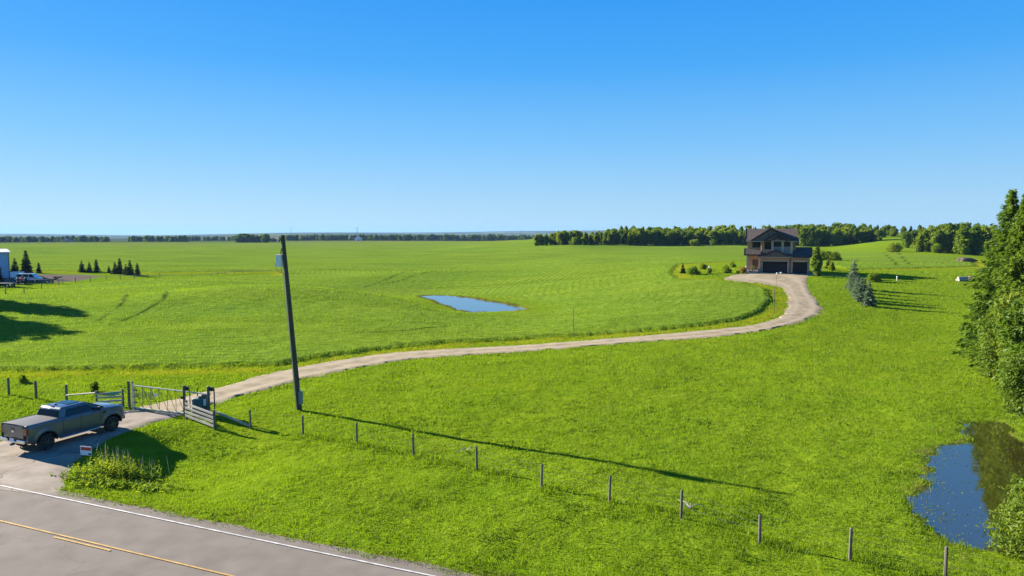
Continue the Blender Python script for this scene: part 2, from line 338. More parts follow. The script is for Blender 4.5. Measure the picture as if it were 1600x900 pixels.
ang = np.concatenate([a_in, a_out]); rad = np.concatenate([[.01, 4, 8, 12, 15], 17 * 1.0098 ** np.arange(0, 745)])
rad = rad[rad < 24000]
AA, RR = np.meshgrid(ang, rad, indexing='ij'); TX, TY = np.sin(AA) * RR, np.cos(AA) * RR
TZ, TC, TYD, TTR, TSC = ground_z(TX, TY)
def surf(x, y):
    """ground_z looked up on the terrain grid inside the view"""
    a = (np.degrees(np.arctan2(x, y)) + 44) / .2; r = 5 + np.log(np.maximum(np.hypot(x, y), 17.01) / 17) / math.log(1.0098)
    i = np.clip(a.astype(int), 0, len(a_in) - 2); j = np.clip(r.astype(int), 5, len(rad) - 2); u = np.clip(a - i, 0, 1); v = np.clip(r - j, 0, 1)
    return [T[i, j] * (1 - u) * (1 - v) + T[i + 1, j] * u * (1 - v) + T[i, j + 1] * (1 - u) * v + T[i + 1, j + 1] * u * v for T in (TZ, TC, TYD, TTR, TSC)]
na, nr = AA.shape; idx = np.arange(na * nr).reshape(na, nr); nx = np.roll(idx, -1, 0)
quads = np.stack([idx[:, :-1], idx[:, 1:], nx[:, 1:], nx[:, :-1]], -1).reshape(-1, 4)
me = arrays_mesh('ground', np.stack([TX, TY, TZ], -1).reshape(-1, 3), quads, smooth=True)
def vattr(me, name, arr):
    a = me.attributes.new(name, 'FLOAT', 'POINT'); a.data.foreach_set('value', np.asarray(arr, np.float32).ravel())
_fp = sdist(TX, TY, FPOND) + .5 * vnoise(TX, TY, 1.5, 71); _np = sdist(TX, TY, NPOND) + .6 * vnoise(TX, TY, .8, 72)
TB = np.clip(np.exp(-(_fp + .35) ** 2 / .5) * (.6 + .6 * vnoise(TX, TY, 2.5, 73)) + .7 * np.exp(-(_np - .4) ** 2 / .3), 0, 1)
for nme, arr in (('bank', TB), ('crop', TC), ('yard', TYD), ('track', TTR), ('into', TSC)): vattr(me, nme, arr)

def ground_mat():
    m, nt, b = nmat('ground'); L = nt.links.new; N = nt.nodes.new
    b.inputs['Roughness'].default_value = .95; b.inputs['Specular IOR Level'].default_value = .0
    geo = N("ShaderNodeNewGeometry")
    def noise(scale, detail=4, stretch=None, rot=0):
        n = N("ShaderNodeTexNoise"); n.inputs['Scale'].default_value = scale; n.inputs['Detail'].default_value = detail; src = geo.outputs['Position']
        if stretch:
            mp = N("ShaderNodeMapping"); mp.inputs['Scale'].default_value = stretch; mp.inputs['Rotation'].default_value = (0, 0, rot); L(src, mp.inputs[0]); src = mp.outputs[0]
        L(src, n.inputs['Vector']); return n.outputs['Fac']
    def ramp(f, stops):
        r = N("ShaderNodeValToRGB"); e = r.color_ramp.elements
        while len(e) < len(stops): e.new(.5)
        for el, (p, c) in zip(e, stops): el.position = p; el.color = (*c, 1)
        L(f, r.inputs[0]); return r.outputs[0]
    def mix(f, a, bb, mode='MIX'):
        x = N("ShaderNodeMix"); x.data_type = 'RGBA'; x.blend_type = mode
        if isinstance(f, float): x.inputs['Factor'].default_value = f
        else: L(f, x.inputs['Factor'])
        for s, v in (('A', a), ('B', bb)):
            if isinstance(v, tuple): x.inputs[s].default_value = (*v, 1)
            else: L(v, x.inputs[s])
        return x.outputs['Result']
    def attr(n): a = N("ShaderNodeAttribute"); a.attribute_name = n; return a.outputs['Fac']
    def math_(op, a, bb=0.0, cc=0.0, clamp=False):
        x = N("ShaderNodeMath"); x.operation = op; x.use_clamp = clamp
        for k, v in enumerate((a, bb, cc)):
            if isinstance(v, (int, float)): x.inputs[k].default_value = v
            else: L(v, x.inputs[k])
        return x.outputs[0]
    lawn = ramp(noise(1.3, 6), [(.3, (.094, .160, .008)), (.5, (.130, .207, .010)), (.72, (.180, .252, .014))])
    lawn = mix(math_('MULTIPLY', noise(.06, 4), .55), lawn, ramp(noise(.18, 3), [(.35, (.088, .172, .004)), (.65, (.195, .240, .010))]))
    crop = ramp(noise(.9, 6), [(.36, (.088, .160, .012)), (.5, (.148, .225, .021)), (.64, (.198, .285, .033))])
    crop = mix(math_('MULTIPLY', noise(.02, 4, (1, .35, 1), .3), .7), crop, ramp(noise(.035, 4, (.6, 1.4, 1)), [(.35, (.100, .190, .020)), (.65, (.185, .245, .020))]))
    crop = mix(math_('MULTIPLY', math_('SUBTRACT', noise(.16, 5, (.22, 1, 1)), .45, clamp=True), 2.2, clamp=True), crop, (.075, .132, .007))
    # drill rows follow the edge of the crop
    w = math_('SINE', math_('MULTIPLY', attr('into'), 2 * PI / 1.35)); w = math_('MULTIPLY', math_('GREATER_THAN', w, .35), math_('SUBTRACT', noise(.05, 2), .28, clamp=True))
    crop = mix(math_('MULTIPLY', w, 1.0, clamp=True), crop, (.050, .085, .014))
    crop = mix(math_('MULTIPLY', attr('track'), math_('MULTIPLY_ADD', noise(.22, 3), 3.2, -.85, True)), crop, (.030, .050, .008))
    col = mix(attr('crop'), lawn, crop)
    yb_ = math_('MULTIPLY', math_('SUBTRACT', 1.0, math_('ABSOLUTE', math_('MULTIPLY', math_('ADD', attr('into'), 1.6), .5)), clamp=True), math_('MULTIPLY', math_('SUBTRACT', noise(.25, 3), .26, clamp=True), 4.0, clamp=True))
    col = mix(yb_, col, (.235, .230, .010))
    # distant country: fields and woods
    dist = N("ShaderNodeVectorMath"); dist.operation = 'LENGTH'; L(geo.outputs['Position'], dist.inputs[0])
    far = math_('MULTIPLY', math_('SUBTRACT', dist.outputs['Value'], 800.0), 1 / 500., clamp=True)
    vo = N("ShaderNodeTexVoronoi"); vo.inputs['Scale'].default_value = .0022; L(geo.outputs['Position'], vo.inputs['Vector'])
    fld = ramp(vo.outputs['Color'], [(.15, (.08, .12, .035)), (.45, (.11, .14, .05)), (.6, (.17, .16, .08)), (.8, (.07, .11, .04))])
    wood = math_('MULTIPLY', math_('SUBTRACT', noise(.0016, 5, (1, .45, 1)), .43), 14.0, clamp=True)
    fld = mix(wood, fld, (.028, .052, .028))
    col = mix(far, col, fld)
    col = mix(attr('bank'), col, (.105, .080, .030))
    # a strip of stubble and bare soil across the far field
    sep = N("ShaderNodeSeparateXYZ"); L(geo.outputs['Position'], sep.inputs[0])
    stb = math_('MULTIPLY', math_('MULTIPLY', math_('SUBTRACT', dist.outputs['Value'], 560.0), 1 / 120., clamp=True), math_('MULTIPLY', math_('SUBTRACT', noise(.006, 3, (.3, 1, 1)), .50, clamp=True), 6.0, clamp=True))
    col = mix(math_('MULTIPLY', stb, .7), col, (.17, .13, .06))
    yd = ramp(noise(2.0, 6), [(.3, (.105, .088, .072)), (.7, (.165, .138, .115))]); col = mix(attr('yard'), col, yd)
    L(col, b.inputs['Base Color'])
    bp = N("ShaderNodeBump"); bp.inputs['Strength'].default_value = .7; bp.inputs['Distance'].default_value = .13
    hh = math_('ADD', noise(2.2, 6), math_('MULTIPLY', noise(8, 3), .4)); L(hh, bp.inputs['Height']); L(bp.outputs[0], b.inputs['Normal'])
    return m
M['ground'] = ground_mat()
tag(link('ground', me, M['ground']), kind='structure')

# far hills' haze
hz, hnt, hb = nmat('haze'); hnt.nodes.remove(hb)
pv = hnt.nodes.new("ShaderNodeVolumePrincipled"); pv.inputs['Color'].default_value = (.27, .50, .82, 1); pv.inputs['Density'].default_value = 6.0e-5; pv.inputs['Anisotropy'].default_value = .1
hnt.links.new(pv.outputs[0], hnt.nodes["Material Output"].inputs['Volume'])
HB = MB().box((-24500, -24500, -260), (24500, 24500, 90)); tag(HB.build('haze', hz), kind='stuff')

# ------------------------------------------------------------------ water
def water_mat(name, c, rough, rip=.05):
    m, nt, b = nmat(name); b.inputs['Base Color'].default_value = (*c, 1); b.inputs['Roughness'].default_value = rough; b.inputs['IOR'].default_value = 2.0
    b.inputs['Specular IOR Level'].default_value = .9
    tc = nt.nodes.new("ShaderNodeTexCoord"); n = nt.nodes.new("ShaderNodeTexNoise"); n.inputs['Scale'].default_value = 1.5; n.inputs['Detail'].default_value = 3
    nt.links.new(tc.outputs['Object'], n.inputs['Vector']); bp = nt.nodes.new("ShaderNodeBump"); bp.inputs['Strength'].default_value = rip; bp.inputs['Distance'].default_value = .05
    nt.links.new(n.outputs['Fac'], bp.inputs['Height']); nt.links.new(bp.outputs[0], b.inputs['Normal']); return m
def water(name, poly, z, m, grow):
    c = poly.mean(0); p = c + (poly - c) * grow
    me = bpy.data.meshes.new(name); me.from_pydata([(x, y, z) for x, y in p], [], [tuple(range(len(p)))]); tag(link(name, me, m), kind='structure')
M['pond_water'] = water_mat('pond_water', (.036, .034, .006), .03); M['slough_water'] = water_mat('slough_water', (.07, .09, .09), .05, .015)
water('pond_water', NPOND, NPZ, M['pond_water'], 1.12); water('slough_water', FPOND, FPZ, M['slough_water'], 1.02)

# ------------------------------------------------------------------ road and drive
def sheet(name, Lp, Rp, m, lift, nacross, jit=0.0, seed=1, ends=False):
    n = len(Lp); k = nacross; t = np.linspace(0, 1, k + 1)[None, :, None]; P = Lp[:, None] * (1 - t) + Rp[:, None] * t
    if jit:
        e = Rp - Lp; e /= np.linalg.norm(e, axis=1)[:, None] + 1e-9
        P[:, 0] += e * (jit * (vnoise(Lp[:, 0], Lp[:, 1], .9, seed) + .7 * vnoise(Lp[:, 0], Lp[:, 1], .3, seed + 1)))[:, None]
        P[:, -1] += e * (jit * (vnoise(Rp[:, 0], Rp[:, 1], .9, seed + 2) + .7 * vnoise(Rp[:, 0], Rp[:, 1], .3, seed + 3)))[:, None]
    z = h0(P[..., 0], P[..., 1]) + lift
    if jit: z[:, 0] -= .06; z[:, -1] -= .06
    i = np.arange(n * (k + 1)).reshape(n, k + 1); q = np.stack([i[:-1, :-1], i[:-1, 1:], i[1:, 1:], i[1:, :-1]], -1).reshape(-1, 4)
    me = arrays_mesh(name, np.concatenate([P, z[..., None]], -1).reshape(-1, 3), q, smooth=True)
    tt = np.broadcast_to(np.linspace(0, 1, k + 1)[None], (n, k + 1)); vattr(me, 'across', tt)
    return tag(link(name, me, m), kind='structure')
def gravel_mat(name, c, track, dark, bmp=.4, crack=0.0, crk=1.0):
    m, nt, b = nmat(name); L = nt.links.new; N = nt.nodes.new; b.inputs['Roughness'].default_value = .95; b.inputs['Specular IOR Level'].default_value = .1
    geo = N("ShaderNodeNewGeometry")
    def nz(s, d):
        n = N("ShaderNodeTexNoise"); n.inputs['Scale'].default_value = s; n.inputs['Detail'].default_value = d; L(geo.outputs['Position'], n.inputs['Vector']); return n.outputs['Fac']
    r = N("ShaderNodeValToRGB"); r.color_ramp.elements[0].position = .28; r.color_ramp.elements[1].position = .72
    r.color_ramp.elements[0].color = (*[x * (1 - .36 * crk) for x in c], 1); r.color_ramp.elements[1].color = (*[x * (1 + .24 * crk) for x in c], 1); L(nz(.9, 8), r.inputs[0])
    a = N("ShaderNodeAttribute"); a.attribute_name = 'across'
    w = N("ShaderNodeMath"); w.operation = 'MULTIPLY_ADD'; w.inputs[1].default_value = 4 * PI; w.inputs[2].default_value = -PI / 2; L(a.outputs['Fac'], w.inputs[0])
    s = N("ShaderNodeMath"); s.operation = 'SINE'; L(w.outputs[0], s.inputs[0])
    k = N("ShaderNodeMath"); k.operation = 'MULTIPLY'; k.use_clamp = True; L(s.outputs[0], k.inputs[0])
    n2 = N("ShaderNodeMath"); n2.operation = 'MULTIPLY'; n2.inputs[1].default_value = track; L(nz(.35, 4), n2.inputs[0]); L(n2.outputs[0], k.inputs[1])
    mx = N("ShaderNodeMix"); mx.data_type = 'RGBA'; mx.inputs['B'].default_value = (*dark, 1); L(k.outputs[0], mx.inputs['Factor']); L(r.outputs[0], mx.inputs['A'])
    # stains
    st = N("ShaderNodeMath"); st.operation = 'MULTIPLY_ADD'; st.use_clamp = True; st.inputs[1].default_value = 9; st.inputs[2].default_value = -5.4; L(nz(.45, 5), st.inputs[0])
    st2 = N("ShaderNodeMath"); st2.operation = 'MULTIPLY'; st2.inputs[1].default_value = .35 * crk; L(st.outputs[0], st2.inputs[0])
    m2 = N("ShaderNodeMix"); m2.data_type = 'RGBA'; m2.inputs['B'].default_value = (*[x * .5 for x in c], 1); L(st2.outputs[0], m2.inputs['Factor']); L(mx.outputs['Result'], m2.inputs['A'])
    vo = N("ShaderNodeTexVoronoi"); vo.feature = 'DISTANCE_TO_EDGE'; vo.inputs['Scale'].default_value = .16; nv = N("ShaderNodeTexNoise"); nv.inputs['Scale'].default_value = .8; nv.inputs['Detail'].default_value = 5
    va = N("ShaderNodeVectorMath"); va.operation = 'MULTIPLY_ADD'; L(nv.outputs['Color'], va.inputs[0]) if False else None
    L(geo.outputs['Position'], nv.inputs['Vector']); vs_ = N("ShaderNodeVectorMath"); vs_.operation = 'SCALE'; vs_.inputs['Scale'].default_value = 2.2; L(nv.outputs['Color'], vs_.inputs[0]); L(vs_.outputs[0], va.inputs[0]); va.inputs[1].default_value = (1, 1, 1); L(geo.outputs['Position'], va.inputs[2]); L(va.outputs[0], vo.inputs['Vector'])
    ck = N("ShaderNodeMath"); ck.operation = 'LESS_THAN'; ck.inputs[1].default_value = .0045; L(vo.outputs['Distance'], ck.inputs[0]); cs_ = N("ShaderNodeMath"); cs_.operation = 'MULTIPLY'; cs_.inputs[1].default_value = crack; L(ck.outputs[0], cs_.inputs[0])
    m3 = N("ShaderNodeMix"); m3.data_type = 'RGBA'; m3.inputs['B'].default_value = (*[x * .42 for x in c], 1); L(cs_.outputs[0], m3.inputs['Factor']); L(m2.outputs['Result'], m3.inputs['A']); m2 = m3
    L(m2.outputs['Result'], b.inputs['Base Color'])
    bp = N("ShaderNodeBump"); bp.inputs['Strength'].default_value = bmp; bp.inputs['Distance'].default_value = .02; L(nz(26, 4), bp.inputs['Height']); L(bp.outputs[0], b.inputs['Normal'])
    return m
M['gravel'] = gravel_mat('drive_gravel', (.320, .258, .165), 1.2, (.40, .330, .225))
M['apron'] = gravel_mat('apron_asphalt', (.285, .240, .185), .5, (.33, .28, .24), .15, .8)
M['asphalt'] = gravel_mat('asphalt', (.198, .172, .143), .4, (.165, .145, .120), .10, .18, .55)
M['yellow_paint'] = mat('yellow_paint', (.46, .27, .055), .8, var=.3, scale=3, coord='Object'); M['white_paint'] = mat('white_paint', (.50, .48, .45), .8, var=.3, scale=3)
sheet('driveway', dL, dR, M['gravel'], .035, 12, .34)
sheet('driveway_apron', aL, aR, M['apron'], .031, 12, .2, 21)
def along(n0, n1, s0, s1, ns): 
    s = np.linspace(s0, s1, ns)[:, None]; return _w0 + RU * s + RN * n0, _w0 + RU * s + RN * n1
_y = G(190, 861.5); YN = float(roadn(_y.x, _y.y))
sheet('road', *along(YN - 4.2, .75, -260, 260, 700), M['asphalt'], .022, 12, .10, 31)
def line(name, n0, s0, s1, m, w=.075): 
    sheet(name, *along(n0, n0 + w, s0, s1, max(2, int(abs(s1 - s0) * 1.2))), m, .046, 1)
line('edge_line', -.05, -240, 240, M['white_paint'])
line('centre_line', YN, -240, 240, M['yellow_paint'], .075)
line('edge_line', YN - 3.5, -240, 240, M['white_paint'])
_e = G(174, 861); SE = float((np.array(tuple(_e)[:2]) - _w0) @ RU)
for k in range(-9, 10):
    line('centre_dash', YN - .20, SE - 3.0 - 9 * k, SE - 9 * k, M['yellow_paint'], .075)

# ------------------------------------------------------------------ grass and crop blades
def blades(name, n, y0, y1, keep, hfun, wfun, m, seed, lean=.5, sink=.02, umax=.80):
    rng = np.random.default_rng(seed)
    u = rng.uniform(-umax, umax, n); Y = np.exp(rng.uniform(math.log(y0), math.log(y1), n)); X = u * Y
    k = keep(X, Y, rng); X, Y = X[k], Y[k]; z, crop, _, tr, sc = surf(X, Y); n = len(X)
    hh = hfun(X, Y, rng, n); ww = wfun(Y, rng, n)
    a = rng.uniform(0, 2 * PI, n); ln = rng.uniform(.1, 1, n) * lean; b = rng.uniform(0, 2 * PI, n)
    d = np.stack([np.cos(a), np.sin(a)], -1); t = np.stack([np.cos(b), np.sin(b)], -1)
    base = np.stack([X, Y], -1); z = z - sink
    def row(f, wf, zf):
        c = base + d * (hh * ln * f)[:, None]; o = t * (ww * wf / 2)[:, None]; zz = (z + hh * zf)[:, None]
        return np.concatenate([c - o, zz], 1), np.concatenate([c + o, zz], 1)
    b0, b1 = row(0, 1, 0); m0, m1 = row(.35, .85, .6); tp = np.concatenate([base + d * (hh * ln)[:, None], (z + hh * (1 - .3 * ln))[:, None]], 1)
    V = np.stack([b0, b1, m1, m0, tp], 1).reshape(-1, 3); i = np.arange(n) * 5
    me = arrays_mesh(name, V, np.stack([i, i + 1, i + 2, i + 3], 1), np.stack([i + 3, i + 2, i + 4], 1))
    return tag(link(name, me, m), kind='stuff')
def keep_verge(X, Y, rng): rn = roadn(X, Y); return (rn > .32) & (rn < 1.0 + .4 * vnoise(X, Y, .6, 52)) & (np.maximum(sdist(X, Y, DPOLY), sdist(X, Y, APOLY)) < 0)
def open_ground(X, Y):
    rn = roadn(X, Y); rg = .50 + .35 * vnoise(X, Y, .25, 41) + .25 * vnoise(X, Y, .8, 42)
    d = np.maximum(sdist(X, Y, DPOLY), sdist(X, Y, APOLY)) + .12 * vnoise(X, Y, .5, 43)
    return (rn > rg) & (d < .12 + .22 * vnoise(X, Y, .22, 55))
def keep_lawn(X, Y, rng):
    z, _, _, _, sc = surf(X, Y); k = open_ground(X, Y) & (sc < .3); pd = sdist(X, Y, NPOND); wet = (z < NPZ + .0) & (pd > -1.5)
    deep = (pd > -1) & (z < NPZ - .03) & (rng.uniform(0, 1, len(X)) > .16 * np.exp(-np.maximum(pd, 0) * .55) * (X < 20))
    return k & ~deep & ~((sdist(X, Y, FPOND) > -.3)) & (sdist(X, Y, YARD) < 0) & (rng.uniform(0, 1, len(X)) < .74 + .36 * vnoise(X, Y, .45, 44))
def hl(X, Y, rng, n):
    long_ = sstep(1.0, .2, np.abs(fence_d(X, Y))) * .6 + sstep(.4, -.5, np.abs(sdist(X, Y, DPOLY)) - .5) * .2
    return (.10 + .05 * vnoise(X, Y, 1.3, 45) + .045 * vnoise(X, Y, .4, 48) + .06 * rng.uniform(0, 1, n)) * (1 + long_ * 1.3) * (Y / 35) ** .3
FENCE_PX = [(474, 680), (558, 694), (646, 711), (745, 732), (846, 761), (952, 784), (1064, 811), (1187, 847), (1328, 875), (1477, 905), (1650, 945)]
FLINE = G2(FENCE_PX)
def fence_d(X, Y): return pdist(X, Y, FLINE)
blades('grass', 620000, 20, 150, keep_lawn, hl, lambda Y, rng, n: .021 * (Y / 30) ** .9 * rng.uniform(.6, 1.4, n), M['grass'], 5, .9)
M['dry_grass'] = leaf_mat('dry_grass', (.10, .085, .035), (.24, .19, .09), .3, big=.8, objvar=0)
blades('verge_grass', 90000, 20, 45, keep_verge, lambda X, Y, rng, n: .07 + .08 * rng.uniform(0, 1, n), lambda Y, rng, n: .018 * rng.uniform(.6, 1.4, n), M['dry_grass'], 8, 1.2)
M['reed'] = leaf_mat('reeds', (.07, .10, .012), (.17, .18, .035), .35, big=.8, objvar=0)
def keep_reed(X, Y, rng): d = sdist(X, Y, FPOND) + .25 * vnoise(X, Y, .9, 151); return (d > -.75) & (d < .12) & (vnoise(X, Y, 2.2, 152) > -.25)
blades('reeds', 90000, 98, 142, keep_reed, lambda X, Y, rng, n: .12 + .26 * rng.uniform(0, 1, n), lambda Y, rng, n: .05 * rng.uniform(.6, 1.4, n), M['reed'], 21, .4, umax=.22)
def keep_patch(seed, thr):
    def f(X, Y, rng): return keep_lawn(X, Y, rng) & (vnoise(X, Y, 2.3, seed) + .6 * vnoise(X, Y, .8, seed + 1) > thr) & (roadn(X, Y) > .8)
    return f
blades('dry_stems', 60000, 20, 90, keep_patch(131, .75), lambda X, Y, rng, n: (.16 + .14 * rng.uniform(0, 1, n)), lambda Y, rng, n: .012 * (Y / 30) ** .9 * rng.uniform(.6, 1.4, n), M['dry_grass'], 18, .6)
M['clover'] = leaf_mat('clover', (.055, .120, .006), (.110, .190, .012), .4, big=.8, objvar=0)
blades('lawn_weeds', 110000, 20, 90, keep_patch(141, .80), lambda X, Y, rng, n: (.11 + .10 * rng.uniform(0, 1, n)), lambda Y, rng, n: .05 * (Y / 30) ** .8 * rng.uniform(.6, 1.4, n), M['clover'], 19, 1.1)
def keep_crop(X, Y, rng):
    z, c, _, tr, sc = surf(X, Y)
    return (c > .3) & (tr < .4) & (sdist(X, Y, FPOND) < -.6) & (rng.uniform(0, 1, len(X)) < (.72 + .4 * vnoise(X, Y, 1.2, 46)) * (1 - sstep(110, 235, Y)))
blades('crop', 260000, 45, 240, keep_crop, lambda X, Y, rng, n: (.18 + .05 * vnoise(X, Y, 1.5, 47) + .09 * rng.uniform(0, 1, n)) * (Y / 60) ** .35,
       lambda Y, rng, n: .022 * (Y / 40) ** .9 * rng.uniform(.6, 1.4, n), M['crop'], 6, .55, .06)

# ------------------------------------------------------------------ vegetation
def quads_at(c, size, rng, elong=1.0, axis=None, flat=0.0):
    """leaf sized diamonds round centres c; axis gives the long direction"""
    n = len(c); a = rng.normal(size=(n, 3)) if axis is None else axis + rng.normal(size=(n, 3)) * .25
    a /= np.linalg.norm(a, axis=1)[:, None] + 1e-9; b = rng.normal(size=(n, 3))
    if flat: b[:, 2] *= (1 - flat)
    b -= a * (a * b).sum(1)[:, None]; b /= np.linalg.norm(b, axis=1)[:, None] + 1e-9
    size = np.broadcast_to(np.asarray(size, float), (n,)); L_ = (size * elong / 2)[:, None]; S = (size / 2)[:, None]
    nrm = np.cross(a, b) * (size * .18)[:, None]
    V = np.stack([c - a * L_, c + b * S * .8 + nrm, c + a * L_, c - b * S * .8 + nrm], 1).reshape(-1, 3); i = np.arange(n) * 4
    return V, np.stack([i, i + 1, i + 2, i + 3], 1)
def leafy(seed, h, r, nl, per, leaf, low=.12, elong=1.3, narrow=1.0, trunkr=.14, skew=.5):
    """broad-leaved tree of height h: trunk with limbs, crown of leaf clumps round lobes"""
    rng = np.random.default_rng(seed); tr = MB(); cs = []
    tr.tube([(0, 0, -.3), (rng.normal() * .1, rng.normal() * .1, h * .35), (rng.normal() * .2, rng.normal() * .2, h * .9)], [trunkr, trunkr * .75, trunkr * .15], 7)
    for k in range(nl):
        t = low + (1 - low) * (k + .5) / nl; z = h * (t * .93 + .02)
        uq = (t - low) / (1 - low); pr = max(.12, 1 - (abs(uq - .42) / .62) ** 2.4) ** skew * narrow
        a = k * 2.4 + rng.normal() * .5; d = r * pr * rng.uniform(.2, .75); c = np.array((math.cos(a) * d, math.sin(a) * d, z))
        lr = r * pr * rng.uniform(.35, .62) + .12 * r
        tr.tube([(0, 0, max(.1, z - d * .8 - .4)), (c[0] * .6, c[1] * .6, z - .25 * lr), tuple(c)], [trunkr * .4, trunkr * .22, .01], 5, False)
        m = int(per * (lr / r / .45) ** 2); p = rng.normal(size=(m, 3)); p /= np.linalg.norm(p, axis=1)[:, None]
        p *= (rng.uniform(.3, 1, m) ** .6 * (1 + .28 * np.sin(p[:, 0] * 5 + k) * np.sin(p[:, 2] * 6 + a)))[:, None] * lr * np.array((1, 1, .85)); cs.append(c + p)
    c = np.concatenate(cs); c = c[(c[:, 2] > .05 * h * low)]
    V, Q = quads_at(c, leaf * rng.uniform(.6, 1.5, len(c)), rng, elong)
    return tr, V, Q
def conifer(seed, h, r, levels, per, tufts, tuft, base=.03, droop=.35, taper=.9, twig=1.0, trunkr=.12):
    """spruce: whorls of drooping boughs carrying flat sprays of needles"""
    rng = np.random.default_rng(seed); tr = MB(); tr.tube([(0, 0, -.3), (0, 0, h * .5), (0, 0, h)], [trunkr, trunkr * .6, .01], 7)
    C, AX, S = [], [], []
    for l in range(levels):
        t = (l + rng.uniform(-.25, .25)) / levels; t = min(max(t, 0), .985); z = h * (base + (1 - base) * t); ln = r * (1 - t) ** taper * rng.uniform(.85, 1.1) + .03 * r
        nb = max(4, int(per * (.55 + .45 * (1 - t))))
        for b in range(nb):
            a = 2 * PI * b / nb + l * 1.3 + rng.normal() * .18; L_ = ln * rng.uniform(.62, 1.22); d = np.array((math.cos(a), math.sin(a), 0)); side = np.array((-d[1], d[0], 0))
            m = max(3, int(tufts * (.25 + .75 * L_ / r))); s = rng.uniform(.12, 1, m) ** .8
            zz = z + L_ * (.16 * s * (t * 1.6) - droop * s ** 1.4 * (1 - .6 * t) + .22 * np.maximum(s - .6, 0) ** 1.2)
            wd = L_ * .24 * np.sin(PI * np.clip(s, .05, .97)) * rng.uniform(-1, 1, m) * twig
            C.append(d * (s * L_)[:, None] + side * wd[:, None] + np.stack([0 * s, 0 * s, zz - np.abs(wd) * .35 + rng.normal(size=m) * .02 * r], 1))
            AX.append(d + side * (np.sign(wd) * .7)[:, None] + np.array((0, 0, -.25))); S.append(tuft * rng.uniform(.6, 1.35, m) * (.55 + .45 * (1 - t)))
            if L_ > .8: tr.tube([(0, 0, z), tuple(d * L_ * .5 + np.array((0, 0, z - droop * .38 * L_ * (1 - .6 * t) + .13 * t * L_))), tuple(d * L_ * .92 + np.array((0, 0, z + L_ * (.25 * t - droop * .88 * (1 - .6 * t) + .04))))], [.028, .018, .006], 4, False)
    V, Q = quads_at(np.concatenate(C), np.concatenate(S), rng, 3.0, np.concatenate(AX), .5); return tr, V, Q
class Plant:
    """mesh data of one plant, planted as root > trunk, crown"""
    def __init__(s, parts, crown_mat, bark, height):
        tr, V, Q = parts; s.h = height
        o = tr.build('trunk', bark); s.tm = o.data; bpy.data.objects.remove(o)
        s.cm = arrays_mesh('crown', V, Q); s.cm.materials.append(crown_mat)
    def plant(s, name, p, height, rz, label, cat, group=None, wide=1.0):
        e = empty(name, p, rz, label, cat, group); k = height / s.h; e.scale = (k * wide, k * wide, k)
        for nm, me in (('trunk', s.tm), ('crown', s.cm)):
            o = bpy.data.objects.new(nm, me); COL.objects.link(o); o.parent = e
        return e
rnd = random.Random(11)
ASPEN = [Plant(leafy(20 + i, 11, (3.1, 2.6, 3.6, 2.8)[i], 20, 120, .60, low=.02, narrow=1, skew=(.5, .8, .6, 1.0)[i]), M['leaf'], M['bark'], 11) for i in range(4)]
FAR = [Plant(leafy(40 + i, 11, (4.6, 3.9, 5.2)[i], 14, 80, 1.1, low=.02, skew=.55), M['far_leaf'], M['bark'], 11) for i in range(3)]
SMALLSP = [Plant(conifer(60 + i, 4, (1.15, .95, 1.3)[i], 17, 9, 9, .34), M['dark_needle'], M['bark'], 4) for i in range(3)]
BLUESP = [Plant(conifer(70 + i, 5, (1.45, 1.3)[i], 19, 10, 16, .30), M['blue_needle'], M['bark'], 5) for i in range(2)]
SHRUB = [Plant(leafy(80 + i, 1.6, (1.0, .8, 1.15)[i], 9, 150, .15, low=.0, trunkr=.04, skew=.5), M['leaf'], M['bark'], 1.6) for i in range(3)]
def gz(x, y): return float(ground_z(np.array([x]), np.array([y]))[0][0])
def put(kind, name, px, Y, h, label, cat, group=None, wide=1.0):
    x = (px - 800) / F * Y; return kind.plant(name, (x, Y, gz(x, Y) - .05), h, rnd.uniform(0, 6.28), label, cat, group, wide)
# wood beyond the field, left of and behind the house
def interp(x, xs, ys): return float(np.interp(x, xs, ys))
def row(px0, px1, Y0, Y1, step, h, jY, name, label, cat, group, kinds, hj=.15, top=None, wide=1.0):
    px = px0
    while px < px1:
        t = (px - px0) / (px1 - px0); Y = Y0 + (Y1 - Y0) * t + rnd.uniform(-jY, jY); hh = h * rnd.uniform(1 - hj, 1 + hj)
        x = (px - 800) / F * Y
        if top: 
            hh = (H - (top(px) - 361) * Y / F) - gz(x, Y) ; hh *= rnd.uniform(1 - hj, 1 + .5 * hj)
        put(rnd.choice(kinds), name, px, Y, max(2.5, hh), label, cat, group, wide * rnd.uniform(.7, 1.3))
        px += step * F / Y * rnd.uniform(.5, 1.4)
topF = lambda p: interp(p, [835, 862, 872, 905, 925, 940, 985, 1060, 1165, 1240, 1300, 1375, 1385], [366, 364, 360, 360, 365, 361, 357, 360, 358, 356, 355, 357, 372])
topB = lambda p: interp(p, [940, 985, 1010, 1060, 1120, 1165, 1240, 1300, 1370, 1400, 1450, 1530], [358, 351, 352, 353.5, 352, 352.5, 350, 348, 350, 353, 350, 348])
row(838, 1168, 400, 415, 2.5, 10, 5, 'aspen_tree', 'bright green leafy tree along the front edge of the wood left of the house', 'tree', 'trees along the front of the wood left of the house', ASPEN, .13, topF)
row(1238, 1376, 405, 395, 2.6, 10, 5, 'aspen_tree', 'dark green leafy tree at the front of the wood just right of the house roof', 'tree', 'trees along the front of the wood right of the house', ASPEN, .13, topF)
row(845, 930, 415, 425, 5.0, 9, 5, 'aspen_tree', 'leafy tree inside the wood left of the house, seen over the front row', 'tree', 'trees inside the wood beyond the field', ASPEN, .13, topF)
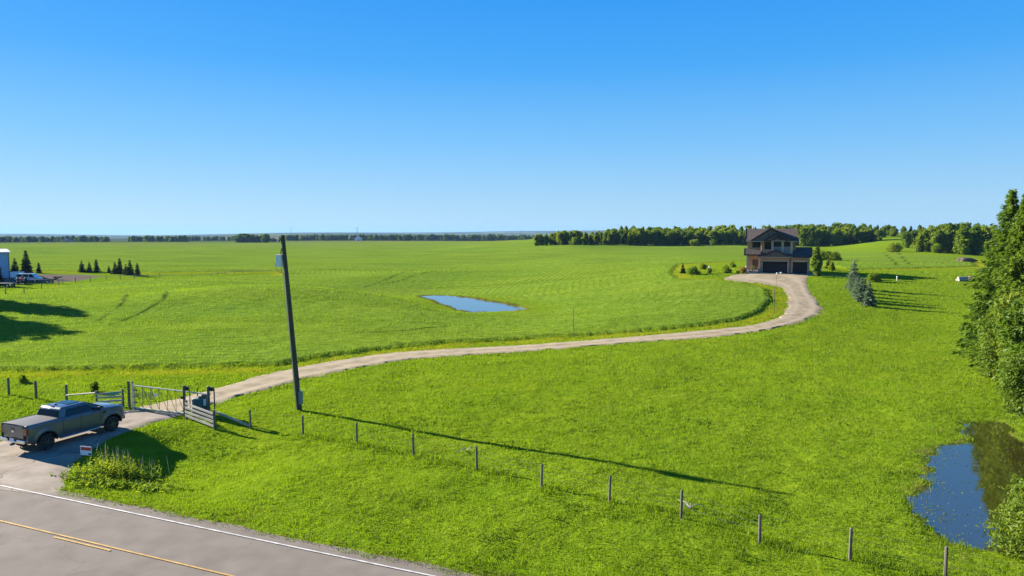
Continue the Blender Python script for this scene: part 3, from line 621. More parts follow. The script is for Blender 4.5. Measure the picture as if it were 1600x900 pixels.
row(925, 1400, 432, 432, 4.4, 10, 8, 'aspen_tree', 'leafy tree inside the wood beyond the field, seen over its front row', 'tree', 'trees inside the wood beyond the field', ASPEN, .12, lambda p: .5 * (topF(p) + topB(p)))
row(950, 1390, 475, 475, 4.8, 10, 10, 'aspen_tree', 'leafy tree on the skyline at the back of the wood', 'tree', 'trees on the skyline at the back of the wood', ASPEN, .10, topB)
row(1378, 1540, 420, 420, 5.0, 10, 12, 'aspen_tree', 'leafy tree on the skyline beyond the pale field patch at the right', 'tree', 'skyline trees right of the house', ASPEN, .10, topB)
row(1436, 1540, 285, 275, 3.4, 11, 12, 'aspen_tree', 'dark leafy tree in the clump at the far right edge of the field', 'tree', 'clump of trees at the far right of the field', ASPEN, .14, lambda p: interp(p, [1432, 1450, 1480, 1540], [362, 354, 350, 348]))
row(1415, 1540, 330, 320, 4.4, 11, 12, 'aspen_tree', 'leafy tree at the back of the clump at the far right of the field', 'tree', 'clump of trees at the far right of the field', ASPEN, .12, lambda p: interp(p, [1412, 1440, 1540], [360, 351, 347]))
# treelines at the far end of the field
for (a, b, Y, tp, lab) in [(-6, 97, 1000, 369.5, 'at the left end of the horizon'), (100, 168, 980, 368.5, 'in the short belt left of the gap on the horizon'), (204, 290, 1050, 368.5, 'in the belt between the two gaps on the horizon'), (292, 368, 1350, 369, 'in the thin distant belt left of the dark clump'),
                           (372, 420, 900, 366, 'in the dark clump left of the utility pole'), (452, 640, 1250, 366.5, 'in the belt right of the utility pole'), (640, 840, 1400, 366.5, 'in the pale distant belt left of the wood')]:
    row(a, b, Y, Y, 6.0 if Y < 1200 else 8.5, 11, 25, 'field_tree', 'hazy dark tree ' + lab, 'tree', 'distant trees ' + lab, FAR, .16, lambda p, tp=tp: tp, 1.35)
# shrubs by the clump at the far right and in the field behind the house
for px, Y, h, lab in [(1398, 290, 3.6, 'rounded green bush standing alone in front of the gap in the far wood'), (1289, 200, 2.6, 'left one of two leafy bushes in the field behind the garage'), (1303, 198, 2.3, 'right one of two leafy bushes in the field behind the garage'),
                      (1084, 395, 3.4, 'small dark bush at the foot of the wood left of the house'), (899, 392, 4.0, 'small pale bush at the foot of the wood at its left end')]:
    put(SHRUB[2], 'field_bush', px, Y, h, lab, 'bush', None, 1.35)
rng = np.random.default_rng(77); n = 15000; lo, hi = NPOND.min(0), NPOND.max(0); x = rng.uniform(lo[0], hi[0], n); y = rng.uniform(lo[1], hi[1], n); d = sdist(x, y, NPOND)
k = (d > -.6) & (rng.uniform(0, 1, n) < (.75 * np.exp(-np.maximum(d, 0) * .8) + .03) * (.55 + .8 * vnoise(x, y, .9, 78)))
x, y = x[k], y[k]; c = np.stack([x, y, np.full(len(x), NPZ + .012)], -1); ax_ = rng.normal(size=(len(x), 3)); ax_[:, 2] = .12
V, Q = quads_at(c, rng.uniform(.015, .055, len(x)), rng, 2.4, ax_, .9); M['pond_weed'] = leaf_mat('pond_weed', (.08, .12, .010), (.14, .15, .025), .2, big=.9, objvar=0)
tag(link('pond_weed', arrays_mesh('pond_weed', V, Q), M['pond_weed']), kind='stuff')
def onpx(px, py): g = G(px, py); return g
def putg(kind, name, px, py, h, label, cat, group=None, wide=1.0):
    g = G(px, py); return kind.plant(name, (g.x, g.y, gz(g.x, g.y) - .04), h, rnd.uniform(0, 6.28), label, cat, group, wide)
# garden beside the house
putg(SMALLSP[0], 'spruce_tree', 1067, 427, 2.1, 'small blue green spruce at the left end of the garden bed', 'tree')
for px, py, h, w, lab in [(1084, 428.5, 1.55, 1.25, 'large rounded dark bush right of the small garden spruce'), (1098, 421, 1.3, 1.1, 'upright bush behind the large rounded bush'), (1107, 427.5, 1.2, .75, 'narrow bush by the pale stone in the garden bed'),
                          (1135, 426.5, 1.55, .85, 'vase shaped bush halfway between the garden bed and the porch'), (1144.5, 417.5, 1.2, .8, 'lone small bush on the lawn behind the vase shaped bush'), (1153, 427.5, .7, 1.2, 'low dark bush beside the yellow shrub at the porch'),
                          (1300, 423, 1.9, .8, 'bare brownish shrub in the shadow right of the house')]:
    putg(rnd.choice(SHRUB), 'garden_bush', px, py, h, lab, 'bush', None, w)
TALL = Plant(leafy(91, 6, 1.0, 30, 230, .22, low=.05, narrow=.9, skew=.9, trunkr=.07), leaf_mat('columnar_leaves', (.09, .17, .025), (.19, .26, .05), .5, big=.5, objvar=0), M['bark'], 6)
putg(TALL, 'poplar_tree', 1275.5, 432.5, 5.9, 'slender bright green tree at the right corner of the garage', 'tree')
putg(SMALLSP[2], 'pine_tree', 1295, 419.5, 2.3, 'dark spreading pine on the lawn right of the garage', 'tree', None, 1.3)
putg(SHRUB[2], 'yellow_bush', 1365, 440, 1.55, 'low golden bush behind the row of blue spruces', 'bush', None, 1.1)
# row of blue spruces
for i, (px, py, h) in enumerate([(1333, 452, 4.9), (1334, 457, 3.4), (1337, 462, 3.3), (1340, 467, 3.6), (1345, 471.5, 3.6), (1350, 471, 3.5), (1357, 478, 3.7)]):
    w = ['tallest blue spruce at the far end of the row beside the driveway', 'second blue spruce from the far end of the row', 'third blue spruce from the far end of the row', 'middle blue spruce of the row of seven',
         'third blue spruce from the near end of the row', 'second blue spruce from the near end of the row', 'nearest blue spruce in the row right of the driveway'][i]
    putg(BLUESP[i % 2], 'blue_spruce', px, py, h, w, 'tree', 'row of blue spruces on the lawn', .95)
# small spruces round the gravel yard
YARDSP = [(23.5, 427, 4.0, 'thin young spruce just right of the blue shed'), (61, 427, 2.9, 'pale sparse young spruce right of the tallest yard spruce'), (128, 425.5, 3.2, 'first of the three spruces above the gravel yard'), (140, 425.5, 2.8, 'middle of the three spruces above the gravel yard'),
      (151, 425.5, 3.6, 'largest of the three spruces above the gravel yard'), (170.5, 426.5, 2.0, 'tiny spruce between the groups of three and five'), (180, 428, 3.2, 'first of the five spruces right of the gravel yard'), (187.5, 427.5, 4.1, 'tallest of the five spruces right of the gravel yard'),
      (197, 429, 2.8, 'third of the five spruces right of the gravel yard'), (203.5, 429.5, 3.8, 'fourth of the five spruces right of the gravel yard'), (215, 431.5, 3.4, 'last spruce at the right end of the yard row')]
for i, (px, py, h, lab) in enumerate(YARDSP): putg(SMALLSP[i % 3], 'yard_spruce', px, py, h, lab, 'tree', 'young spruces round the gravel yard')
YSP = Plant(conifer(77, 9, 2.1, 26, 10, 22, .42), M['dark_needle'], M['bark'], 9)
putg(YSP, 'yard_spruce', 42, 433, 6.6, 'tall dark spruce behind the parked van', 'tree', 'young spruces round the gravel yard')
putg(YSP, 'yard_spruce', -4, 446, 6.0, 'dark spruce cut by the left edge in front of the blue shed', 'tree', 'young spruces round the gravel yard')
# a shelter belt just left of the view; its shadow lies across the crop
for x, y, h in [(-95, 112, 17), (-97, 103, 15), (-89, 97, 16), (-86, 91, 14), (-93, 84, 14)]:
    ASPEN[int(h) % 4].plant('shelter_tree', (x, y, gz(x, y)), h, rnd.uniform(0, 6), 'tall leafy tree of the shelter belt just left of the view', 'tree', 'shelter belt west of the field', 1.0)

# big spruces and brush at the right edge
NS = [Plant(conifer(101 + i, 14, (4.6, 4.0)[i], 50, 14, 100, .21, base=.02, droop=.38, taper=.8, trunkr=.2), M['needle'], M['bark'], 14) for i in range(2)]
BR = [Plant(leafy(110 + i, 7, (2.3, 2.0)[i], 34, 640, .15, low=.02, elong=1.9, trunkr=.1, skew=.8), M['willow'], M['pale_bark'], 7) for i in range(2)]
def at(x, y): return (x, y, gz(x, y) - .1)
for i, (px, Y, top, lab, w) in enumerate([(1576, 62, 296, 'leftmost tall spruce at the right edge, its slope against the sky', 1.05), (1599, 55, 298, 'tall spruce just behind the brush at the right edge', 1.0), (1612, 57, 284, 'tallest spruce cut by the right edge', 1.0), (1660, 50, 270, 'spruce just outside the right edge', 1.0), (1640, 66, 290, 'spruce at the back right of the clump', 1.1)]):
    x = (px - 800) / F * Y; hh = H - (top - 361) * Y / F - gz(x, Y)
    NS[i % 2].plant('spruce_tree', at(x, Y), hh, 1.7 * i, lab, 'tree', 'tall spruces at the right edge', w * .74)
for i, (px, Y, h, lab, w) in enumerate([(1572, 58, 5.6, 'leafy brush tree leaning out left of the spruces', .8), (1614, 49, 7.6, 'leafy brush tree in front of the tall spruces', 1.0), (1590, 53, 5.4, 'low leafy brush between the two brush trees', 1.1), (1645, 46, 8, 'leafy brush tree cut by the right edge above the pond', 1.1), (1625, 43, 4.2, 'low willow brush at the far bank of the pond', 1.1)]):
    x = (px - 800) / F * Y; BR[i % 2].plant('brush_tree', at(x, Y), h, 1.1 * i, lab, 'tree', 'leafy brush below the tall spruces', w)
WB = Plant(leafy(120, 2.6, 1.75, 34, 330, .085, low=.02, elong=3.0, trunkr=.05, skew=.8), M['willow'], M['bark'], 2.6)
for x, y, h, lab in [(18.8, 24.2, 2.1, 'silvery green willow bush at the near bank of the pond'), (20.8, 25.8, 2.2, 'willow bush behind the nearest one at the pond'), (18.6, 22.0, 1.8, 'low willow bush in the bottom right corner')]:
    WB.plant('willow_bush', at(x, y), h, x, lab, 'bush', 'willow bushes at the near bank of the pond')
# small shrub behind the corral boards
putg(SHRUB[1], 'field_bush', 147, 614, .8, 'small dark bush in the grass behind the corral panel', 'bush', None, .9)
putg(SHRUB[0], 'field_bush', 36, 598, .6, 'faint thistle patch in the grass behind the left fence posts', 'bush', None, .9)

#__MORE__
# ------------------------------------------------------------------ house
M['stucco'] = mat('tan_siding', (.35, .222, .135), .85, var=.10, scale=2, bump=.2, bscale=30)
M['pale_siding'] = mat('grey_siding', (.20, .198, .185), .8, var=.06, scale=2)
M['trim'] = mat('dark_trim', (.018, .014, .012), .6, var=.15, scale=3)
M['pale_trim'] = mat('pale_trim', (.40, .335, .265), .7, var=.08, scale=2)
M['stone'] = mat('stone_veneer', (.27, .20, .145), .9, var=.45, scale=5, bump=.7, bscale=8)
M['concrete'] = mat('concrete', (.38, .35, .31), .9, var=.12, scale=2, bump=.15)
M['garage_door'] = mat('garage_door', (.010, .011, .014), .6, var=.15, scale=3, spec=.25)
M['door_wood'] = mat('dark_door', (.05, .03, .02), .5, var=.2, scale=4)
def glass(name, c, rough=.08): return mat(name, c, rough, var=0, spec=.12)
M['window_glass'] = glass('window_glass', (.012, .014, .017))
def shingle_mat(name, c):
    m, nt, b = nmat(name); L = nt.links.new; b.inputs['Roughness'].default_value = .9; b.inputs['Specular IOR Level'].default_value = .2
    tc = nt.nodes.new("ShaderNodeTexCoord"); br = nt.nodes.new("ShaderNodeTexBrick"); L(tc.outputs['Object'], br.inputs['Vector'])
    br.inputs['Scale'].default_value = 3.2; br.inputs['Color1'].default_value = (*[x * .75 for x in c], 1); br.inputs['Color2'].default_value = (*[x * 1.3 for x in c], 1); br.inputs['Mortar'].default_value = (*[x * .5 for x in c], 1); br.inputs['Mortar Size'].default_value = .02
    no, _ = noise_col(nt, (1, 1, 1), .25, 1.4); mx = nt.nodes.new("ShaderNodeMix"); mx.data_type = 'RGBA'; mx.blend_type = 'MULTIPLY'; mx.inputs['Factor'].default_value = 1
    L(br.outputs['Color'], mx.inputs['A']); L(no, mx.inputs['B']); L(mx.outputs['Result'], b.inputs['Base Color']); return m
M['shingle'] = shingle_mat('roof_shingle', (.112, .090, .078))
M['gable_shake'] = shingle_mat('gable_shake', (.165, .140, .120))

hp = G(1166.7, 426)
HS = empty('house', (hp.x, hp.y, hp.z + .05), -R(19), 'two storey tan house with dark roof and three car garage at the drive end', 'house')
def part(name, m, mb, parent=None, bevel=0, label=None):
    o = mb.build(name, m, parent if parent is not None else HS, bevel)
    if label: o['label'] = label
    return o
def wall_with_holes(mb, x0, x1, z0, z1, y, t, holes):
    """front wall panel from y to y+t with rectangular openings (xa, xb, za, zb), sorted by x"""
    x = x0
    for xa, xb, za, zb in holes:
        if xa > x: mb.box((x, y, z0), (xa, y + t, z1))
        if za > z0: mb.box((xa, y, z0), (xb, y + t, za))
        if zb < z1: mb.box((xa, y, zb), (xb, y + t, z1))
        x = xb
    if x < x1: mb.box((x, y, z0), (x1, y + t, z1))
def window(x0, x1, z0, z1, y, mull=(), parent=None, fm=None):
    f = MB(); w = .09
    f.box((x0 - w, y - .06, z0 - w), (x1 + w, y + .05, z0)).box((x0 - w, y - .06, z1), (x1 + w, y + .05, z1 + w)).box((x0 - w, y - .06, z0), (x0, y + .05, z1)).box((x1, y - .06, z0), (x1 + w, y + .05, z1))
    for q in mull: f.box((q - .03, y - .03, z0), (q + .03, y + .04, z1))
    o = part('window', fm or M['trim'], f, parent); part('pane', M['window_glass'], MB().box((x0, y + .02, z0), (x1, y + .045, z1)), o); return o
def roof_slab(poly, t=.14): return MB().slab(poly, t)
EV, UE = 3.25, 6.35                    # garage eave, upper eave
# lower walls
w = MB(); wall_with_holes(w, 2.45, 11.45, 0, EV, 0, .2, [(2.93, 7.47, 0, 2.25), (8.40, 11.08, 0, 2.25)])
w.box((2.45, .2, 0), (2.65, 7.4, EV)); w.box((11.25, .2, 0), (11.45, 7.4, EV)); part('garage_wall', M['stucco'], w)
w = MB(); w.box((0, 1.6, 0), (1.0, 1.8, EV + .6)); w.box((1.0, 1.6, 2.55), (2.45, 1.8, EV + .6)); w.box((2.1, 1.6, 0), (2.45, 1.8, 2.55)); w.box((0, 1.8, 0), (.2, 10.5, UE)); w.box((.2, 10.3, 0), (9.0, 10.5, UE)); w.box((8.8, 7.4, 0), (9, 10.3, UE)); part('entry_wall', M['stucco'], w)
part('front_door', M['door_wood'], MB().box((1.05, 1.72, .45), (2.05, 1.79, 2.5)).box((1.2, 1.70, .7), (1.9, 1.72, 1.4)).box((1.2, 1.70, 1.6), (1.9, 1.72, 2.35)))
# garage doors: sectional panels with a strip of small windows
for x0, x1, n, lab in ((2.93, 7.47, 8, 'wide double black garage door'), (8.40, 11.08, 5, 'narrower single black garage door')):
    d = MB(); d.box((x0, .13, .02), (x1, .16, 2.22))
    for k in range(4):
        z0 = .05 + k * .545
        for j in range(n):
            a = x0 + (x1 - x0) * j / n + .05; b = x0 + (x1 - x0) * (j + 1) / n - .05
            if k < 3: d.box((a, .105, z0 + .05), (b, .128, z0 + .48))
    o = part('garage_door', M['garage_door'], d, label=lab); g = MB()
    for j in range(n): g.box((x0 + (x1 - x0) * j / n + .07, .108, 1.76), (x0 + (x1 - x0) * (j + 1) / n - .07, .127, 2.10))
    part('pane', M['window_glass'], g, o)
    t = MB(); t.box((x0 - .16, -.04, 0), (x0, .08, 2.25)).box((x1, -.04, 0), (x1 + .16, .08, 2.25)).box((x0 - .16, -.04, 2.25), (x1 + .16, .08, 2.42)); part('door_trim', M['pale_trim'], t)
for a, b in ((2.40, 2.77), (7.63, 8.24), (11.24, 11.50)): part('stone_base', M['stone'], MB().box((a, -.07, 0), (b, -.002, .95)))
# upper walls: main wall, tan bay and grey bay
w = MB(); wall_with_holes(w, .2, 2.75, 3.9, UE, 1.4, .2, [(1.0, 2.35, 4.95, 6.0)]); part('upper_wall', M['stucco'], w)
w = MB(); wall_with_holes(w, 2.75, 4.45, 3.5, UE, .9, .2, [(3.25, 4.4, 4.65, 5.95)]); w.box((2.75, 1.1, 3.5), (2.95, 1.6, UE)); part('upper_wall', M['stucco'], w)
w = MB(); wall_with_holes(w, 4.45, 8.35, 3.5, UE, .7, .2, [(4.95, 6.2, 5.2, 6.05), (6.85, 7.85, 5.2, 6.1)]); w.box((8.15, .9, 3.5), (8.35, 2.2, UE)); part('upper_wall', M['pale_siding'], w)
w = MB(); w.box((8.35, 2.2, 3.5), (9.0, 2.4, UE)); w.box((8.8, 2.4, 3.5), (9.0, 7.4, UE)); part('upper_wall', M['stucco'], w)
for a, b in ((4.45, 4.85), (6.3, 6.75), (7.95, 8.38)): part('pilaster', M['pale_trim'], MB().box((a, .66, 3.55), (b, .698, UE)))
window(1.0, 2.35, 4.95, 6.0, 1.45, (1.68,)); window(3.25, 4.4, 4.65, 5.95, .95); window(4.95, 6.2, 5.2, 6.05, .75, (5.57,)); window(6.85, 7.85, 5.2, 6.1, .75, (7.35,))
# roofs
def roof_part(name, polys, m='shingle', t=.14, fascia=None):
    mb = MB()
    for p in polys: mb.slab(p, t)
    o = part(name, M[m], mb)
    if fascia:
        f = MB()
        for a, b, w_, h_ in fascia: f.bar(a, b, w_, h_)
        part('fascia', M['trim'], f, o)
    return o
RZ = 8.65
mr = roof_part('roof', [[(-.35, .5, UE - .05), (9.35, .5, UE - .05), (9.35, 6.0, RZ), (-.35, 6.0, RZ)], [(-.35, 6.0, RZ), (9.35, 6.0, RZ), (9.35, 11.2, UE - .15), (-.35, 11.2, UE - .15)]], fascia=[((-.38, .42, UE - .12), (9.38, .42, UE - .12), .05, .26), ((-.39, .5, UE - .10), (-.39, 6, RZ - .07), .05, .24), ((9.39, .5, UE - .10), (9.39, 6, RZ - .07), .05, .24)])
part('gable_end', M['stucco'], MB().prism([(0.0, 1.5, UE - .1), (0.0, 10.5, UE - .1), (0.0, 6, RZ - .3)], (.18, 0, 0)).prism([(8.8, 1.5, UE - .1), (8.8, 10.5, UE - .1), (8.8, 6, RZ - .3)], (.18, 0, 0)))
v = MB(); v.tube([(.9, 7.2, 7.9), (.9, 7.2, 9.1)], .12, 8); part('chimney', M['steel'], v, mr)
v = MB(); v.tube([(3.1, 6.6, 8.2), (3.1, 6.6, 8.85)], .07, 8); part('vent_pipe', M['steel'], v, mr)
def gable(xa, xb, xp, z0, zp, y0, y1, name, over=.3, face='gable_shake', yf=None):
    """front gable: two roof slopes running back from y0 to y1, a shingled face and dark rake boards"""
    k = (zp - z0) / (xp - xa); k2 = (zp - z0) / (xb - xp)
    o = roof_part(name, [[(xa - over, y0, z0 - over * k), (xp, y0, zp), (xp, y1, zp), (xa - over, y1, z0 - over * k)], [(xp, y0, zp), (xb + over, y0, z0 - over * k2), (xb + over, y1, z0 - over * k2), (xp, y1, zp)]], t=.12,
                  fascia=[((xa - over, y0 - .03, z0 - over * k - .10), (xp, y0 - .03, zp - .12), .06, .36), ((xp, y0 - .034, zp - .12), (xb + over, y0 - .034, z0 - over * k2 - .12), .06, .36)])
    yf = yf if yf is not None else y0 + .25
    part('gable_face', M[face], MB().prism([(xa, yf, z0 - .12), (xb, yf, z0 - .12), (xp, yf, zp - .14)], (0, .15, 0)), o)
    return o
gable(.9, 8.5, 4.35, UE + .12, 8.78, .25, 5.9, 'gable_roof')
gable(3.3, 7.15, 5.3, UE + .14, 7.75, -.1, 2.4, 'gable_roof')
gable(4.7, 6.4, 5.5, UE + .15, 7.25, -.28, .3, 'gable_roof', .1)
# pent roofs with light fascia under the gables
roof_part('pent_roof', [[(-.3, .15, UE - .12), (3.2, .15, UE - .12), (3.2, .8, UE + .15), (-.3, .8, UE + .15)]]); roof_part('pent_roof', [[(7.0, .05, UE - .12), (9.2, .05, UE - .12), (9.2, .8, UE + .15), (7.0, .8, UE + .15)]])
for q0, q1 in (((-.32, .08, UE - .2), (3.2, .08, UE - .2)), ((7.0, -.02, UE - .2), (9.2, -.02, UE - .2)), ((4.5, -.36, UE - .1), (6.9, -.36, UE - .1))): part('gutter', M['pale_trim'], MB().bar(q0, q1, .09, .13))
# garage roof, its front gable and the porch roof
roof_part('garage_roof', [[(2.1, -.45, EV - .02), (12.0, -.45, EV - .02), (12.0, 3.7, 5.0), (2.1, 3.7, 5.0)], [(2.1, 3.7, 5.0), (12.0, 3.7, 5.0), (12.0, 7.8, EV - .02), (2.1, 7.8, EV - .02)]], fascia=[((2.08, -.5, EV - .1), (12.02, -.5, EV - .1), .06, .24), ((12.04, -.45, EV - .08), (12.04, 3.7, 4.92), .05, .24)])
part('gable_end', M['stucco'], MB().prism([(11.27, 0, EV - .1), (11.27, 7.4, EV - .1), (11.27, 3.7, 4.75)], (.18, 0, 0)))
gable(2.6, 7.9, 5.25, EV + .05, 4.55, -.75, 2.6, 'gable_roof', .35)
part('gutter', M['pale_trim'], MB().bar((2.2, -.83, EV - .14), (8.3, -.83, EV - .14), .1, .12))
roof_part('porch_roof', [[(-.55, -.2, 3.55), (2.5, -.2, 3.55), (2.5, 1.5, 4.75), (-.55, 1.5, 4.75)]], fascia=[((-.57, -.24, 3.47), (2.5, -.24, 3.47), .06, .24), ((-.58, -.2, 3.48), (-.58, 1.5, 4.68), .05, .22)])
part('porch_column', M['pale_trim'], MB().box((-.1, .0, .2), (.2, .3, 3.5))); part('porch_column', M['pale_trim'], MB().box((2.2, -.1, .2), (2.44, .14, 3.5)))
part('downspout', M['pale_trim'], MB().tube([(2.62, .78, UE - .2), (2.62, .80, 4.0)], .06, 6).tube([(2.3, -.08, EV), (2.75, -.12, 2.55), (2.80, -.12, 1.0)], .05, 6)); part('downspout', M['trim'], MB().tube([(7.95, -.08, EV), (7.95, -.10, .1)], .06, 6))
part('porch', M['concrete'], MB().box((-.2, -.3, -.2), (2.4, 1.6, .42)).box((.6, -.7, -.2), (2.3, -.3, .28)).box((.6, -1.1, -.2), (2.3, -.7, .14)))
part('stone_wall', M['stone'], MB().box((2.05, -1.15, -.1), (2.43, -.32, 1.0)).box((.45, -1.15, -.1), (.62, -.32, .9)))
rl = MB(); rl.bar((.7, -1.12, 1.0), (2.05, -.5, 1.35), .05, .06)
for k in range(9): rl.tube([(.72 + .165 * k, -1.1 + .075 * k, .1), (.72 + .165 * k, -1.1 + .075 * k, 1.03 + .04 * k)], .014, 5)
part('railing', M['door_wood'], rl)
for x, z in ((2.68, 2.0), (7.93, 2.3), (11.3, 2.0)): part('wall_lantern', M['trim'], MB().box((x - .08, -.2, z), (x + .08, -.05, z + .3)))
gap = sheet('garage_apron', smooth_line(G2([(1150, 427.6), (1160, 427.6)]), 2), smooth_line(G2([(1268, 427.2), (1290, 427.0)]), 2), M['concrete'], .05, 4) if False else None
def hloc(x, y, z=0): return HS.matrix_basis @ Vector((x, y, z)) if False else Matrix.Translation(HS.location) @ Matrix.Rotation(-R(19), 4, 'Z') @ Vector((x, y, z))
pth = MB(); q = [hloc(*c) for c in ((-.4, -1.25), (11.7, -1.25), (11.7, -.02), (-.4, -.02))]
pth.prism([(p.x, p.y, gz(p.x, p.y) - .3) for p in q], (0, 0, .42)); tag(pth.build('garage_apron', M['concrete']), kind='structure')
q = [hloc(*c) for c in ((11.7, -.9), (21.5, -1.6), (21.5, -1.1), (11.7, -.3))]; pk = MB()
for k in range(10):
    a0, a1 = q[0].lerp(q[1], k / 10), q[0].lerp(q[1], (k + 1) / 10); b0, b1 = q[3].lerp(q[2], k / 10), q[3].lerp(q[2], (k + 1) / 10)
    pk.hexa([(p.x, p.y, gz(p.x, p.y) - .1) for p in (a0, a1, b1, b0)] + [(p.x, p.y, gz(p.x, p.y) + .05) for p in (a0, a1, b1, b0)])
tag(pk.build('garden_path', M['concrete']), kind='structure')
# things by the porch
M['terracotta'] = mat('terracotta', (.42, .20, .09), .8, var=.2, scale=4)
def planter(p, lab, r=.28, h=.5, seed=1):
    t = empty('flower_planter', p, 0, lab, 'planter'); MB().lathe([(0, 0), (r * .7, 0), (r, h), (r * .85, h), (r * .8, h * .85), (0, h * .85)], 14).build('pot', M['terracotta'], t, smooth=True)
    rng = np.random.default_rng(seed); c = rng.normal(size=(160, 3)) * np.array((.17, .17, .16)) + np.array((0, 0, h + .16)); V, Q = quads_at(c, .11, rng, 1.5); link('foliage', arrays_mesh('foliage', V, Q), M['weed'], t)
p = hloc(-.55, -1.0); planter((p.x, p.y, gz(p.x, p.y) + .06), 'terracotta planter at the left foot of the porch steps', .34, .6, 3)
p = hloc(1.1, .2, .42); planter(tuple(p), 'small planter on the porch by the front door', .22, .4, 4)
yb = Plant(leafy(140, 1.1, .75, 9, 110, .14, low=.02, trunkr=.03), leaf_mat('golden_leaves', (.25, .20, .03), (.40, .28, .05), .3, big=1, objvar=0), M['bark'], 1.1)
putg(yb, 'golden_shrub', 1160, 426.5, 1.15, 'golden shrub beside the porch steps', 'bush')
st = empty('garden_statue', (0, 0, 0), 0, 'pale stone column standing in the bed left of the porch', 'statue'); p = hloc(-.05, -1.45); st.location = (p.x, p.y, gz(p.x, p.y))
MB().lathe([(0, 0), (.22, 0), (.22, .12), (.13, .2), (.12, .95), (.2, 1.02), (.2, 1.1), (0, 1.1)], 12).build('pedestal', M['pale_trim'], st, smooth=False); MB().lathe([(0, 1.1), (.13, 1.14), (.2, 1.3), (.17, 1.42), (0, 1.46)], 12).build('urn', M['concrete'], st, smooth=True)
def rock(name, p, s, lab, m, seed):
    rng = np.random.default_rng(seed); bm = bmesh.new(); bmesh.ops.create_icosphere(bm, subdivisions=3, radius=1)
    for v_ in bm.verts:
        n_ = .16 * math.sin(v_.co.x * 3.1 + seed) + .14 * math.sin(v_.co.y * 4 + seed * 2) + .1 * math.sin(v_.co.z * 5 + v_.co.x * 3); v_.co *= (1 + n_); v_.co.x *= s[0]; v_.co.y *= s[1]; v_.co.z *= s[2]
    me = bpy.data.meshes.new(name); bm.to_mesh(me); bm.free(); o = link(name, me, m); o.location = p; return tag(o, lab, 'rock')
M['rock'] = mat('field_stone', (.42, .38, .33), .9, var=.3, scale=4, bump=.5)
g = G(1109, 424); rock('garden_rock', (g.x, g.y, gz(g.x, g.y) + .3), (.35, .3, .75), 'upright pale stone in the garden bed behind the narrow bush', M['rock'], 3)
g = G(1252 + 15, 427.5); rock('garden_rock', (g.x + .3, g.y - .4, gz(g.x, g.y) + .15), (.5, .35, .3), 'grey boulder at the right corner of the garage', M['rock'], 5)
g = G(1503, 439); lg = empty('log_pile', (g.x, g.y, gz(g.x, g.y)), .3, 'pale cut logs lying on the lawn left of the tall spruces', 'log')
for k, (y, z, l) in enumerate(((-.25, .2, 2.2), (.22, .2, 2.0), (0, .55, 1.9))): MB().tube([(-l / 2, y, z), (l / 2 + .2 * k, y + .05, z + .02)], [.22, .2], 10).build('log', M['pale_bark'], lg)
g = G(1517, 437.5); rock('field_rock', (g.x, g.y, gz(g.x, g.y) + .25), (.9, .6, .5), 'brown boulder beside the cut logs', mat('brown_rock', (.22, .15, .10), .9, var=.3, scale=3), 8)
g = G(1513, 410); rock('brush_heap', (g.x, g.y, gz(g.x, g.y) + .3), (3.2, 1.2, .9), 'brown heap of dead brush at the edge of the far clump', M['bark'], 9)['category'] = 'brush heap'
def marker(px, py, h, lab, r=.06, m='white_metal'):
    g = G(px, py); t = empty('marker_post', (g.x, g.y, gz(g.x, g.y)), 0, lab, 'post'); MB().tube([(0, 0, -.2), (0, 0, h)], r, 8).build('post', M[m], t); MB().lathe([(0, h + .1), (r * .8, h + .05), (r * 1.25, h), (r * 1.25, h - .12), (r, h - .12)], 8).build('cap', M[m], t); return t
marker(1401.5, 438.5, .75, 'short white marker post on the lawn right of the blue spruces', .09)
marker(896, 528, 3.1, 'thin grey marker pole at the edge of the crop, halfway along the drive', .035, 'weathered_wood')
# yard light beside the drive
g = G(1209, 490); yl = empty('yard_light', (g.x, g.y, gz(g.x, g.y)), 0, 'tall thin yard light with a white head beside the bend of the drive', 'lamp post')
MB().tube([(0, 0, -.3), (0, 0, 3.3)], [.055, .045], 8).build('wood_post', M['weathered_wood'], yl); MB().tube([(.1, 0, 2.4), (.25, 0, 5.1), (.25, 0, 5.35)], .018, 6).build('mast', M['weathered_wood'], yl)
MB().tube([(.25, 0, 5.32), (.75, 0, 5.38)], .025, 6).build('bracket', M['white_metal'], yl); MB().lathe([(0, 5.42), (.10, 5.39), (.12, 5.30), (.08, 5.24), (0, 5.23)], 12, c=(.78, 0, 0)).box((.19, -.04, 5.12), (.31, .04, 5.36)).build('lamp_head', M['white_metal'], yl)

# ------------------------------------------------------------------ utility pole
pb = G(468, 642); pt = Vector(P3(441.5, 367.5, pb.y)); pu = empty('utility_pole', (pb.x, pb.y, gz(pb.x, pb.y)), 0, 'tall leaning wooden utility pole beside the fence', 'utility pole')
tp = Vector((pt.x - pb.x, 0, pt.z - pu.location.z)); ax = tp.normalized(); PL = tp.length
MB().tube([ax * -.6, ax * (PL * .5), ax * PL], [.17, .15, .128], 14).build('pole', M['pole_wood'], pu)
def onp(t, dx=0, dy=0): return ax * t + Vector((dx, dy, 0))
bx = MB(); c = onp(PL - 1.62, -.34, -.05); bx.box((c.x - .19, c.y - .19, c.z - .36), (c.x + .17, c.y + .15, c.z + .36)); bx.build('cabinet', M['white_metal'], pu, bevel=.02)
MB().box((c.x - .21, c.y - .21, c.z + .362), (c.x + .19, c.y + .17, c.z + .39)).build('cabinet_lid', M['white_metal'], pu)
